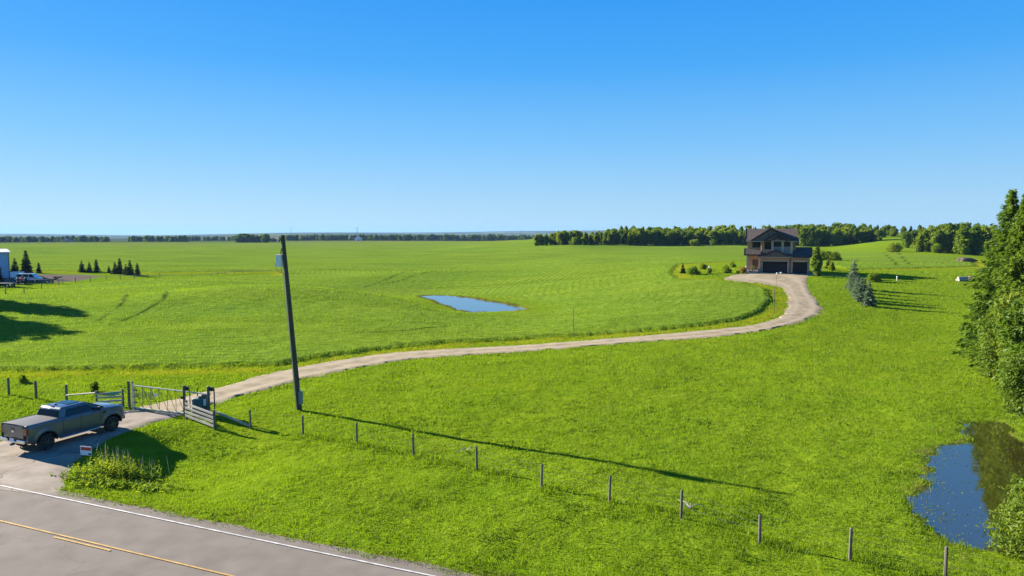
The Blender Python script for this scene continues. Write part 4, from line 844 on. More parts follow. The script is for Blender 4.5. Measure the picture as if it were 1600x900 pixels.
wr_ = MB(); wr_.tube([c + Vector((-.2, 0, .1)), c + Vector((-.27, 0, -.2)), c + Vector((-.2, -.02, -.55)), c + Vector((.0, -.05, -.72)), c + Vector((.2, -.05, -.78))], .014, 5); wr_.tube([c + Vector((.1, 0, .4)), c + Vector((.12, 0, .65)), c + Vector((.25, 0, 1.0))], .03, 6); wr_.tube([c + Vector((.1, -.02, -.36)), c + Vector((.12, -.05, -.6)), c + Vector((.28, -.08, -.9))], .012, 5); wr_.build('cable', M['black_plastic'], pu)
br_ = MB(); br_.bar(onp(PL - .25, -.05), onp(PL - .35, -.28), .06, .06); br_.tube([onp(PL - .25, -.2), onp(PL - .12, -.2)], [.07, .045], 8).tube([onp(PL - .45, -.26), onp(PL - .30, -.26)], [.06, .04], 8).build('bracket', M['dark_steel'], pu)
MB().tube([onp(.1, -.17, -.1), onp(PL * .5, -.155, -.1), onp(PL - 1.9, -.14, -.1)], .022, 6).build('conduit', M['steel'], pu)
mt = MB(); c = onp(.85, .17, -.12); mt.box((c.x - .09, c.y - .10, c.z - .42), (c.x + .15, c.y + .08, c.z + .40)); mt.build('meter_box', mat('green_grey_box', (.16, .22, .20), .6, var=.1), pu, bevel=.015)
MB().tube([onp(1.25, .2, -.1), onp(1.5, .17, -.08)], .03, 6).build('conduit_elbow', M['steel'], pu)
st_ = MB()
for z in (2.2, 5.1, 8.0): st_.tube([onp(z, -.17, 0), onp(z, .17, 0)], .018, 5)
st_.build('bolt', M['dark_steel'], pu)

# ------------------------------------------------------------------ fences
def post_mesh(h, r, seed):
    mb = MB(); rr = random.Random(seed); mb.tube([(0, 0, -.4), (rr.uniform(-.02, .02), rr.uniform(-.02, .02), h * .97), (rr.uniform(-.02, .02), rr.uniform(-.02, .02), h)], [r, r * .94, r * .78], 9); return mb
def fence(pts, h, r, m, label, wires=3, names='wire_fence'):
    P = [G(*p) for p in pts]; P = [Vector((p.x, p.y, gz(p.x, p.y))) for p in P]
    f = empty(names, P[0], 0, label, 'fence'); base = None
    for i, p in enumerate(P):
        hh = (h if not isinstance(h, list) else h[i]); o = post_mesh(hh * rnd.uniform(.96, 1.05), r, i).build('fence_post', m, f); o.location = p - P[0]; o.rotation_euler = (rnd.uniform(-.02, .02), rnd.uniform(-.025, .025), rnd.uniform(0, 6))
    wm_ = MB()
    for k in range(wires):
        z = h * (.92 - .24 * k) if not isinstance(h, list) else .9 - .25 * k
        for a, b in zip(P[:-1], P[1:]):
            q = [a - P[0] + Vector((0, -r, z)), (a + b) / 2 - P[0] + Vector((0, -r, z - .02)), b - P[0] + Vector((0, -r, z))]; wm_.tube(q, .0035, 4, False)
    if wires: wm_.build('wire', M['wire'], f)
    return f
fence([(392, 669)] + FENCE_PX, 1.16, .058, M['weathered_wood'], 'row of round wooden posts crossing the mown grass in the foreground')
fence([(-60, 608), (-24, 612), (14, 616.5), (57, 623), (104, 628)], 1.22, .085, M['dark_post'], 'dark wooden posts in the grass behind the pickup truck')
fence([(-12, 462), (8.5, 462), (38, 461), (65, 452), (92, 446), (118, 441.5), (141, 440), (166, 437.5), (188, 436.5), (210, 435.5), (231, 435.5), (250, 434)], 1.15, .075, M['dark_post'], 'distant post fence below the gravel yard at the left')
# low rail fence further right
rp = [G(*p) for p in ((178, 436), (300, 434.5), (331, 433), (340, 431), (352, 430), (366, 428.5), (379, 428), (392, 427), (440, 426))]; rp = [Vector((p.x, p.y, gz(p.x, p.y))) for p in rp]
rf = empty('rail_fence', rp[1], 0, 'distant low pole rail fence left of the utility pole', 'fence'); rl = MB()
for k, p in enumerate(rp[1:]):
    o = post_mesh(1.0, .06, k).build('fence_post', M['weathered_wood'], rf); o.location = p - rp[1]
for a, b in zip(rp[:-1], rp[1:]): rl.tube([a - rp[1] + Vector((0, 0, .75)), b - rp[1] + Vector((0, 0, .72))], .045, 6)
rl.build('rail', M['pale_wood'], rf)

# ------------------------------------------------------------------ gate
def gp(px, py): g = G(px, py); return Vector((g.x, g.y, gz(g.x, g.y)))
A0, B0 = gp(207.5, 638.5), gp(289, 648); C0 = gp(330, 653)
gt = empty('sliding_gate', A0, 0, 'galvanised pipe sliding gate closing the gravel drive', 'gate'); uu = (B0 - A0); uu.z = 0; GW = uu.length; ux = uu.normalized()
def gl(s, z, off=0): return ux * s + Vector((-ux.y * off, ux.x * off, z))
TL = GW * 1.48; fr = MB(); fr.tube([gl(.15, 1.58), gl(TL, 1.50)], .042, 8).tube([gl(.1, .10), gl(GW + .3, .12)], .06, 8); fr.build('gate_rail', mat('pale_pipe', (.46, .46, .40), .5, metal=.3, var=.1), gt)
mm = MB(); n = 6
for k in range(n + 1):
    s0 = .2 + (GW - .2) * k / n; mm.tube([gl(s0, .15), gl(s0, 1.53)], .017, 6)
    if k < n: mm.tube([gl(s0 + .04, 1.5), gl(.2 + (GW - .2) * (k + 1) / n - .04, .18)], .014, 6)
mm.build('gate_bars', mat('grey_pipe', (.16, .155, .13), .6, metal=.2, var=.2), gt)
for z in range(1): pass
sc_ = MB()          # ornamental scrolls on the gate's left half
for k in range(3):
    cx = .55 + k * .52
    for sg in (1, -1): sc_.tube([gl(cx + sg * (.05 + .020 * t) * math.cos(t * .8), 1.02 + sg * (.05 + .020 * t) * math.sin(t * .8)) for t in np.linspace(0, 11, 26)], .013, 5)
sc_.build('gate_scroll', M['dark_steel'], gt)
lf = MB(); c = gl(1.97, 1.1); lf.lathe([(0, -.012), (.10, -.01), (.12, 0), (.10, .01), (0, .012)], 14, 'y', tuple(c)); lf.build('gate_plaque', M['white_metal'], gt)
def gate_post(px, py, h, r, m, lab, cap=True, kind='gate_post', h2=None):
    p = gp(px, py); t = empty(kind, p, 0, lab, 'gate post'); MB().tube([(0, 0, -.4), (0, 0, h)], r, 10).build('post', M[m], t)
    if cap: MB().lathe([(r * 1.2, h - .03), (r * 1.25, h + .03), (0, h + .07)], 10).build('cap', M['dark_steel'], t)
    return t
gate_post(202.5, 638.5, 1.86, .085, 'weathered_wood', 'left wooden gate post of the pair at the gate hinge', False); t = gate_post(208.5, 639.5, 1.80, .07, 'steel', 'steel gate post beside the left wooden gate post')
for z in (.5, .9, 1.3): MB().bar((.05, 0, z), (.28, .02, z), .05, .08).build('hinge', M['dark_steel'], t)
t = gate_post(289, 649, 1.88, .085, 'dark_post', 'dark gate post at the right end of the gate opening'); hg = MB(); hg.box((.06, -.06, 1.62), (.3, .1, 1.86)); hg.box((-.2, -.1, 1.1), (-.05, .05, 1.25)); hg.build('roller', M['black_plastic'], t)
t = gate_post(327, 656, 1.98, .085, 'dark_post', 'tall dark post right of the green tank'); hg = MB(); hg.box((.05, -.05, 1.75), (.3, .12, 1.98)); hg.build('roller', M['black_plastic'], t)
gate_post(297.5, 643, 1.5, .03, 'dark_steel', 'thin steel rod left of the green tank', False, 'steel_rod')['category'] = 'post'; t = gate_post(309.5, 641, 1.5, .035, 'weathered_wood', 'thin post behind the green tank', False, 'thin_post'); t['category'] = 'post'
t = gate_post(336, 655, 1.85, .04, 'dark_steel', 'thin steel mast with a loop of cable right of the tank', False, 'steel_mast'); t['category'] = 'post'; MB().tube([(-.05, 0, 1.8), (-.30, 0, 1.5), (-.32, 0, 1.1), (-.05, 0, .95)], .012, 5).bar((-.4, 0, .95), (0, 0, .95), .03, .03).build('cable', M['black_plastic'], t)
# green tank
M['tank'] = mat('green_tank', (.025, .085, .075), .45, var=.15, scale=3)
tk = gp(313, 649); t = empty('storage_tank', tk, 0, 'dark green plastic tank standing behind the board panel', 'tank')
MB().lathe([(0, 0), (.43, 0), (.45, .05), (.45, 1.04), (.38, 1.12), (0, 1.16)], 20).build('body', M['tank'], t, smooth=True); MB().lathe([(.13, 1.12), (.13, 1.20), (.11, 1.22), (0, 1.22)], 14).build('lid', M['black_plastic'], t)
t2 = empty('motor_box', gp(322, 650), .2, 'dark gate motor box between the green tank and the tall dark post', 'box'); MB().box((-.18, -.18, 0), (.18, .18, 1.30)).build('housing', M['tank'], t2, bevel=.02); MB().box((-.08, -.195, .7), (.06, -.181, 1.1)).build('notice', M['white_metal'], t2); MB().box((-.2, -.2, 1.302), (.2, .2, 1.36)).build('lid', M['black_plastic'], t2)
# board panels
M['board'] = mat('grey_boards', (.36, .34, .295), .85, var=.3, scale=3, bump=.3, stretch=(.3, .3, 2))
def panel(p, q, n, z0, z1, lab, bw=.13, posts=True, pm='dark_post', extra=None):
    t = empty('board_panel', p, 0, lab, 'fence panel'); d = q - p
    for k in range(n):
        z = z0 + (z1 - z0) * k / max(1, n - 1); w_ = Vector((rnd.uniform(-.02, .02), 0, rnd.uniform(-.03, .03)))
        o = MB().bar(Vector((0, 0, z)) + w_, d + Vector((0, 0, z)) - w_, .035, bw).build('board', M['board'], t)
    nrm = Vector((-d.y, d.x, 0)).normalized() * .08
    for s in ((0, 1) if posts else ()): MB().tube([d * s + nrm + Vector((0, 0, -.3)), d * s + nrm + Vector((0, 0, z1 + .2))], .075, 9).build('post', M[pm], t)
    if extra: extra(t, d)
    return t
p0, p1 = gp(290, 655), gp(333.5, 668); panel(p0, p1, 4, .25, 1.0, 'weathered grey board panel slanting down in front of the green tank')
def cloth(t, d): MB().bar(d * .45 + Vector((0, -.06, .93)), d * .9 + Vector((0, -.06, .96)), .03, .16).build('tarp_strip', mat('green_tarp', (.05, .30, .16), .6, var=.2), t)
panel(gp(151, 638.5), gp(192, 636), 4, .22, 1.02, 'pale board panel with a green strip left of the gate', extra=cloth)
r0, r1 = gp(104, 629), gp(151, 637); rr_ = empty('brace_rail', r0, 0, 'long pale brace rail slanting behind the truck cab', 'rail'); MB().tube([Vector((0, 0, .5)), r1 - r0 + Vector((0, .1, 1.02))], .05, 8).build('pole', M['pale_wood'], rr_)
r0, r1 = gp(339, 656), gp(389, 668); rr_ = empty('brace_rail', r0, 0, 'pale brace log slanting down from the gate to the first fence post', 'rail'); MB().tube([Vector((0, 0, .42)), r1 - r0 + Vector((0, .05, .12))], .075, 9).build('pole', M['pale_wood'], rr_)

# ------------------------------------------------------------------ sign and weeds at the corner
sg = gp(135, 718); t = empty('yard_sign', sg, R(-14), 'small white yard sign with a red band beside the drive', 'sign')
t.scale = (.74, .74, .74); MB().box((-.46, -.012, .36), (.46, .012, .98)).build('panel', mat('sign_white', (.80, .79, .77), .5, var=0), t); rd = mat('sign_red', (.55, .05, .03), .5, var=0)
MB().box((-.40, -.018, .70), (.44, -.0125, .92)).build('red_band', rd, t); MB().box((.20, -.018, .40), (.44, -.0125, .52)).build('blue_block', mat('sign_navy', (.02, .03, .08), .5, var=0), t)
MB().tube([(-.34, 0, -.3), (-.34, 0, .4)], .012, 6).tube([(.34, 0, -.3), (.34, 0, .4)], .012, 6).build('stake', M['dark_steel'], t)
rng = np.random.default_rng(33)
def weeds(name, n, cx, cy, sx, sy, hmin, hmax, m, seed, leaf=.10, stem=True):
    rng = np.random.default_rng(seed); C, AX, S = [], [], []
    for k in range(n):
        x, y = cx + rng.normal() * sx, cy + rng.normal() * sy; z = gz(x, y); h = rng.uniform(hmin, hmax); a = rng.uniform(0, 6.28); ln = rng.uniform(0, .35)
        for j in range(9):
            f = (j + 1) / 9; ang_ = a + j * 2.4; d = np.array((math.cos(ang_), math.sin(ang_), .5)); C.append(np.array((x + math.cos(a) * ln * h * f, y + math.sin(a) * ln * h * f, z + h * f)) + d * leaf * .6 * (1.2 - f)); AX.append(d); S.append(leaf * (1.3 - f) * rng.uniform(.5, 1.1))
    return quads_at(np.array(C), np.array(S), rng, 3.2, np.array(AX), .3)
wc = gp(170, 722)
for (px, py, n, sx, sy, h0_, h1_, lab, leaf) in [(180, 734, 200, .55, .5, .5, 1.2, 'tall clump of flowering weeds in the shadow of the pickup truck', .10), (150, 740, 220, .7, .55, .2, .55, 'patch of leafy weeds in front of the yard sign', .10), (195, 752, 220, 1.1, .4, .15, .42, 'low leafy weeds along the front of the tall clump', .10), (207, 728, 90, .7, .4, .4, 1.0, 'thin seeding weeds at the right of the tall clump', .10)]:
    c = gp(px, py); V, Q = weeds('weeds', n, c.x, c.y, sx, sy, h0_, h1_, None, int(px), leaf); V = V - np.array(tuple(c)); o = link('weed_clump', arrays_mesh('weed_clump', V, Q), M['weed']); o.location = c; tag(o, lab, 'weeds', kind='stuff')
M['seed_head'] = mat('seed_heads', (.42, .36, .24), .9, var=.2)
sd = MB(); c = gp(196, 722)
for k in range(34):
    x, y = rng.normal() * .8, rng.normal() * .4; z = gz(c.x + x, c.y + y) - c.z; h = rng.uniform(.7, 1.15); dx = rng.normal() * .12; sd.tube([(x, y, z), (x + dx, y, z + h)], .006, 3, False); sd.tube([(x + dx, y, z + h), (x + dx * 1.2, y, z + h + .16)], [.015, .006], 4)
o = sd.build('grass_heads', M['seed_head']); o.location = c; tag(o, 'pale seeding grass stems standing over the weeds', 'grass', kind='stuff')
for (px, py, lab) in [(728, 702, 'pale dead stick in the grass behind the fourth fence post'), (1078, 797, 'dead branch in the grass beside the seventh fence post')]:
    c = gp(px, py); t = MB(); 
    for k in range(5): a = rng.uniform(0, 6.28); l = rng.uniform(.3, .8); t.tube([(0, 0, .03), (math.cos(a) * l * .5, math.sin(a) * l * .5, .2), (math.cos(a) * l, math.sin(a) * l, .12)], [.02, .015, .006], 5)
    o = t.build('dead_branch', M['pale_bark']); o.location = c; tag(o, lab, 'branch')

# ------------------------------------------------------------------ yard at the left edge
M['blue_steel'] = mat('blue_cladding', (.30, .45, .62), .5, var=.06, scale=1)
c = G(15.5, 434); sh = empty('metal_shed', (c.x, c.y, gz(c.x, c.y)), R(40), 'tall pale blue metal shed cut by the left edge', 'shed'); w = MB(); hh = (434 - 393.5) * c.y / F
w.box((-16, 0, 0), (0, .15, hh)); w.box((-.15, .15, 0), (0, 18, hh)); w.box((-16, .15, 0), (-15.85, 18, hh)); w.box((-15.85, 17.85, 0), (-.15, 18, hh))
for k in range(20): w.box((-15.9 + k * .8, -.04, .02), (-15.78 + k * .8, -.002, hh - .05))
w.build('wall', M['blue_steel'], sh); MB().slab([(-16.4, -.5, hh), (.4, -.5, hh), (.4, 9, hh + .55), (-16.4, 9, hh + .55)], .15).slab([(-16.4, 9, hh + .55), (.4, 9, hh + .55), (.4, 18.5, hh), (-16.4, 18.5, hh)], .15).build('roof', mat('shed_roof', (.42, .46, .50), .6, var=.05), sh)
MB().prism([(-.17, .1, hh), (-.17, 17.9, hh), (-.17, 9, hh + .4)], (.15, 0, 0)).build('gable_end', M['blue_steel'], sh); MB().box((-.13, -.06, 0), (.06, .12, hh)).build('corner_trim', mat('shed_trim', (.05, .10, .10), .5, var=0), sh)
def wheel(parent, c, r, w_, rim=None, axis='y'):
    o = MB().lathe([(r * .55, -w_ / 2), (r * .9, -w_ / 2), (r, -w_ * .3), (r, w_ * .3), (r * .9, w_ / 2), (r * .55, w_ / 2)], 22, axis).build('wheel', M['rubber'], parent, smooth=True); o.location = c
    MB().lathe([(0, -w_ * .3), (r * .56, -w_ * .35), (r * .56, w_ * .35), (0, w_ * .3)], 16, axis).build('rim', rim or M['white_metal'], o); return o
# white and blue van
c = gp(46.5, 441); v = empty('parked_van', c, R(8), 'pale blue and white van parked in the gravel yard', 'van'); bd = MB()
bd.prism([(-2.3, -.9, .4), (2.3, -.9, .4), (2.35, -.9, 1.0), (1.6, -.9, 1.15), (1.0, -.9, 1.95), (-2.2, -.9, 2.0), (-2.35, -.9, 1.0)], (0, 1.8, 0)); bd.build('body', mat('van_paint', (.42, .56, .70), .3, var=0, coat=.5), v, bevel=.08)
MB().prism([(.95, -.915, 1.15), (1.45, -.915, 1.15), (.95, -.915, 1.8), (.35, -.915, 1.8), (.35, -.915, 1.15)], (0, .01, 0)).box((-.9, -.915, 1.2), (.2, -.905, 1.8)).box((-2.1, -.915, 1.2), (-1.1, -.905, 1.8)).build('window', M['window_glass'], v)
for x in (-1.5, 1.5):
    for y in (-.85, .85): wheel(v, (x, y, .36), .36, .24)
# red tractor
M['red_paint'] = mat('faded_red_paint', (.33, .05, .05), .5, var=.2, scale=3)
c = gp(34, 444); v = empty('old_tractor', c, R(-60), 'small faded red tractor in front of the parked van', 'tractor'); bd = MB(); bd.box((.1, -.3, .75), (1.6, .3, 1.35)); bd.box((-.9, -.35, .6), (.1, .35, .95)); bd.build('body', M['red_paint'], v, bevel=.05)
MB().box((-.8, -.28, .95), (-.35, .28, 1.1)).box((-.85, -.28, 1.1), (-.75, .28, 1.45)).build('seat', M['black_plastic'], v); MB().tube([(.9, 0, 1.35), (.9, 0, 2.0)], .04, 6).build('exhaust', M['dark_steel'], v); MB().tube([(0, 0, 1.0), (-.2, 0, 1.5)], .03, 6).lathe([(.2, 1.5), (.22, 1.52), (.2, 1.54)], 14, c=(-.2, 0, 0)).build('steering_wheel', M['black_plastic'], v)
for y in (-.7, .7): wheel(v, (-.5, y, .72), .72, .38, M['red_paint']); wheel(v, (1.3, y * .9, .42), .42, .2, M['red_paint'])
# white box trailer and implement
c = gp(27.5, 437.5); v = empty('utility_trailer', c, R(5), 'small white box trailer left of the red tractor', 'trailer'); MB().box((-1.1, -.8, .6), (1.1, .8, 1.9)).build('box', M['white_metal'], v, bevel=.04); MB().bar((1.1, 0, .55), (2.2, 0, .5), .08, .08).box((-1.1, -.75, .5), (1.1, .75, .58)).build('frame', M['dark_steel'], v)
for y in (-.85, .85): wheel(v, (0, y, .34), .34, .2)
c = gp(84, 443.5); v = empty('grain_auger', c, R(6), 'dark farm auger lying across the gravel yard', 'farm machine'); a_ = MB(); a_.tube([(-5.5, .2, .8), (0, 0, 1.0), (1.7, 0, 1.5)], .13, 8); a_.build('tube', M['dark_steel'], v)
MB().bar((-.9, -.6, .35), (1.2, 0, 1.35), .08, .08).bar((-.9, .6, .35), (1.2, 0, 1.35), .08, .08).bar((1.9, 0, .1), (1.9, 0, 1.2), .07, .07).bar((-1, 0, .3), (2, 0, .15), .08, .08).bar((.5, -.5, 1.25), (2.3, -.5, 1.75), .06, .06).build('frame', M['dark_steel'], v)
MB().box((.1, -.3, 1.2), (.7, .3, 1.65)).build('engine', M['red_paint'], v, bevel=.03)
for y in (-.75, .75): wheel(v, (-.8, y, .36), .36, .2)
c = gp(6, 449); v = empty('flatbed_wagon', c, R(4), 'low dark wagon at the left edge below the blue shed', 'trailer'); MB().box((-3.2, -1, .75), (2.2, 1, .9)).bar((2.2, 0, .6), (4.2, 0, .5), .1, .1).build('deck', M['dark_steel'], v)
for x in (-2, 1.3):
    for y in (-.9, .9): wheel(v, (x, y, .4), .4, .24)
# far buildings and masts
def far_house(px, py, Y, w_, h_, wm, rm, lab):
    x = (px - 800) / F * Y; z = gz(x, Y); t = empty('farm_building', (x, Y, z), .2, lab, 'building'); MB().box((-w_ / 2, 0, -1), (w_ / 2, 8, h_)).prism([(-w_ / 2, 0, h_), (w_ / 2, 0, h_), (0, 0, h_ + w_ * .25)], (0, 8, 0)).build('wall', wm, t)
    MB().slab([(-w_ / 2 - .5, -.5, h_ - .2), (0, -.5, h_ + w_ * .28), (0, 8.5, h_ + w_ * .28), (-w_ / 2 - .5, 8.5, h_ - .2)], .25).slab([(0, -.5, h_ + w_ * .28), (w_ / 2 + .5, -.5, h_ - .2), (w_ / 2 + .5, 8.5, h_ - .2), (0, 8.5, h_ + w_ * .28)], .25).build('roof', rm, t)
    d_ = MB().box((-.6, -.12, 0), (.6, -.005, 2.1)).box((w_ * .2, -.12, 1), (w_ * .2 + 1.4, -.005, 2)); d_.build('opening', M['window_glass'], t)
far_house(427, 376, 1000, 9, 3.2, M['red_paint'], M['shingle'], 'tiny red barn on the horizon just left of the utility pole'); far_house(560.5, 373, 1180, 12, 4.5, M['white_metal'], M['white_metal'], 'tiny white shed on the horizon among the trees right of the utility pole'); far_house(105, 375, 930, 11, 3, M['pale_trim'], M['shingle'], 'tiny tan farmhouse in the gap of the left tree belt')
M['pale_sheet'] = mat('pale_sheet', (.55, .60, .64), .5, var=.1)
def lattice(px, Y, h, lab):
    x = (px - 800) / F * Y; t = empty('transmission_tower', (x, Y, gz(x, Y)), .3, lab, 'pylon'); b_ = MB(); n = 7
    for sx in (-1, 1):
        for sy in (-1, 1): b_.bar((sx * h * .09, sy * h * .09, 0), (sx * h * .012, sy * h * .012, h), .5, .5)
    for k in range(n):
        z0, z1 = h * k / n, h * (k + 1) / n; a0, a1 = h * (.09 - .078 * k / n), h * (.09 - .078 * (k + 1) / n)
        for sy in (-1, 1): b_.bar((-a0, sy * a0, z0), (a1, sy * a1, z1), .3, .3); b_.bar((a0, sy * a0, z0), (-a1, sy * a1, z1), .3, .3)
    b_.build('mast', M['dark_steel'], t); MB().bar((-h * .16, 0, h * .78), (h * .16, 0, h * .78), .6, .6).bar((-h * .12, 0, h * .92), (h * .12, 0, h * .92), .6, .6).build('crossarm', M['dark_steel'], t)
lattice(456, 4200, 44, 'faint lattice pylon above the horizon just right of the utility pole'); lattice(559, 4200, 46, 'faint lattice pylon on the horizon above the white shed'); lattice(815, 4300, 46, 'faint lattice pylon on the horizon left of the wood')

# ------------------------------------------------------------------ pickup truck   x forward, y left
def carpaint(name, c):
    m, nt, b = nmat(name); b.inputs['Base Color'].default_value = (*c, 1); b.inputs['Metallic'].default_value = .15; b.inputs['Roughness'].default_value = .28; b.inputs['Coat Weight'].default_value = 1; b.inputs['Coat Roughness'].default_value = .04
    return m
M['truck_paint'] = carpaint('grey_car_paint', (.080, .090, .104)); M['tinted'] = mat('tinted_glass', (.006, .007, .008), .05, var=0, spec=.55); M['chrome'] = mat('chrome', (.75, .75, .74), .18, metal=1, var=0)
M['tonneau'] = mat('tonneau_vinyl', (.06, .06, .062), .55, var=.12, scale=3); M['tail_red'] = mat('tail_lens', (.13, .004, .010), .15, var=0, coat=1); M['alloy'] = mat('dark_alloy', (.10, .10, .105), .35, metal=.8, var=0); M['lens'] = mat('clear_lens', (.6, .62, .65), .1, var=0)
TRK = empty('pickup_truck', (0, 0, 0), 0, 'dark grey crew cab pickup truck with black bed cover parked on the drive', 'truck')
RX, FX, WR = 1.22, 4.88, .415           # axle positions, tyre radius
LEN = 5.85
def belt(x):                             # top edge of the side
    return float(np.interp(x, [0, .2, 1.9, 2.05, 4.1, 4.35, 5.3, 5.65, 5.85], [1.40, 1.415, 1.42, 1.40, 1.40, 1.385, 1.31, 1.24, 1.12]))
def sill(x): return float(np.interp(x, [0, .5, 2, 4.2, 5.5, 5.85], [.60, .52, .47, .47, .50, .58]))
def zbot(x):
    z = sill(x)
    for c in (RX, FX):
        d = abs(x - c)
        if d < .56: z = max(z, .40 + math.sqrt(max(0, .56 ** 2 - d * d)) * 1.0)
    return z
def halfw(x, z):
    e = 1 - .055 * max(0, (x - 5.1) / .75) ** 2 * 2.2 - .02 * max(0, (.35 - x) / .35) ** 2
    f = np.interp(z, [.4, .62, .95, 1.15, 1.42], [.955, .985, .995, .985, .945]); fl = 0
    for c in (RX, FX):
        d = math.hypot(x - c, z - .40)
        fl = max(fl, .035 * max(0, 1 - abs(d - .60) / .16)) if d < .8 else fl
    return float(f * e + fl)
xs = sorted(set([round(v, 3) for v in list(np.linspace(0, LEN, 48)) + [c + s for c in (RX, FX) for s in (-.56, -.545, -.50, -.40, -.28, -.14, 0, .14, .28, .40, .50, .545, .56)]])); K = 8
b = MB()
for sd_ in (1, -1):
    vs = []; fs = []
    for x in xs:
        z0, z1 = zbot(x), belt(x)
        for k in range(K + 1): z = z0 + (z1 - z0) * (k / K); vs.append((x, sd_ * halfw(x, z), z))
        z = z1 + .035; vs.append((x, sd_ * (halfw(x, z1) - .06), z))
    n = K + 2
    for i in range(len(xs) - 1):
        for k in range(n - 1): fs.append((i * n + k, i * n + k + 1, (i + 1) * n + k + 1, (i + 1) * n + k))
    b.add(vs, fs)
bo = b.build('body', M['truck_paint'], TRK, smooth=True); so_ = bo.modifiers.new('solid', 'SOLIDIFY'); so_.thickness = .03; so_.offset = -1 if False else 1
# hood, cowl and front
hv, hf = [], []; hx = [4.20, 4.5, 4.9, 5.3, 5.62, 5.80]; hy = [-1, -.8, -.45, 0, .45, .8, 1]
for x in hx:
    for y in hy:
        w_ = halfw(x, belt(x)) - .05; z = belt(x) + .035 + (.075 * (1 - y * y)) * (1 if x < 5.7 else .5) + (.03 if abs(abs(y) - .8) < .01 else 0); hv.append((x, y * w_, z))
for i in range(len(hx) - 1):
    for k in range(6): hf.append((i * 7 + k, i * 7 + k + 1, (i + 1) * 7 + k + 1, (i + 1) * 7 + k))
hd = MB().add(hv, hf).build('hood', M['truck_paint'], TRK, smooth=True)
MB().box((5.70, -.86, .58), (5.86, .86, 1.14)).build('grille', M['black_plastic'], TRK, bevel=.03); MB().box((5.80, -.92, .50), (5.97, .92, .74)).build('front_bumper', M['truck_paint'], TRK, bevel=.04)
for s in (1, -1): MB().box((5.62, s * .70, .92), (5.865, s * .93, 1.14)).build('headlight', M['lens'], TRK, bevel=.02)
# floor pan, inner arches
MB().box((.3, -.80, .50), (5.6, .80, .80)).box((.25, -.86, .80), (.60, .86, 1.3)).box((1.85, -.86, .80), (4.25, .86, 1.36)).box((5.45, -.8, .8), (5.7, .8, 1.15)).build('chassis', M['black_plastic'], TRK)
# cab: pillars, roof
def cabz(t): return 1.40 + .55 * t
base = [(1.98, .90), (4.42, .88)]; top = [(2.20, .71), (3.45, .70)]
cb = MB(); rows = []
for t, (x0, y0, x1, y1, z) in enumerate([(1.95, .93, 4.45, .92, 1.40), (2.12, .78, 3.62, .765, 1.86), (2.22, .70, 3.50, .69, 1.925), (2.40, .45, 3.36, .45, 1.955)]):
    rows.append([(x0, -y0, z), (x1 - .0, -y1, z), (x1 + (.06 if t < 2 else .02), 0, z + (.01 if t > 1 else 0)), (x1, y1, z), (x0, y0, z), (x0 - .04, 0, z + (.01 if t > 1 else 0))])
vs = [p for r_ in rows for p in r_]; fs = []
for t in range(3):
    for k in range(6): fs.append((t * 6 + k, t * 6 + (k + 1) % 6, t * 6 + 6 + (k + 1) % 6, t * 6 + 6 + k))
fs.append((18, 19, 20, 23)); fs.append((20, 21, 22, 23)); cb.add(vs, fs); cab = cb.build('cab', M['truck_paint'], TRK, bevel=.03)
def on_side(x, z, s, off=.012):          # point on the cab's side plane
    t = (z - 1.40) / .46; return (x, s * (.925 + (.772 - .925) * t + off), z)
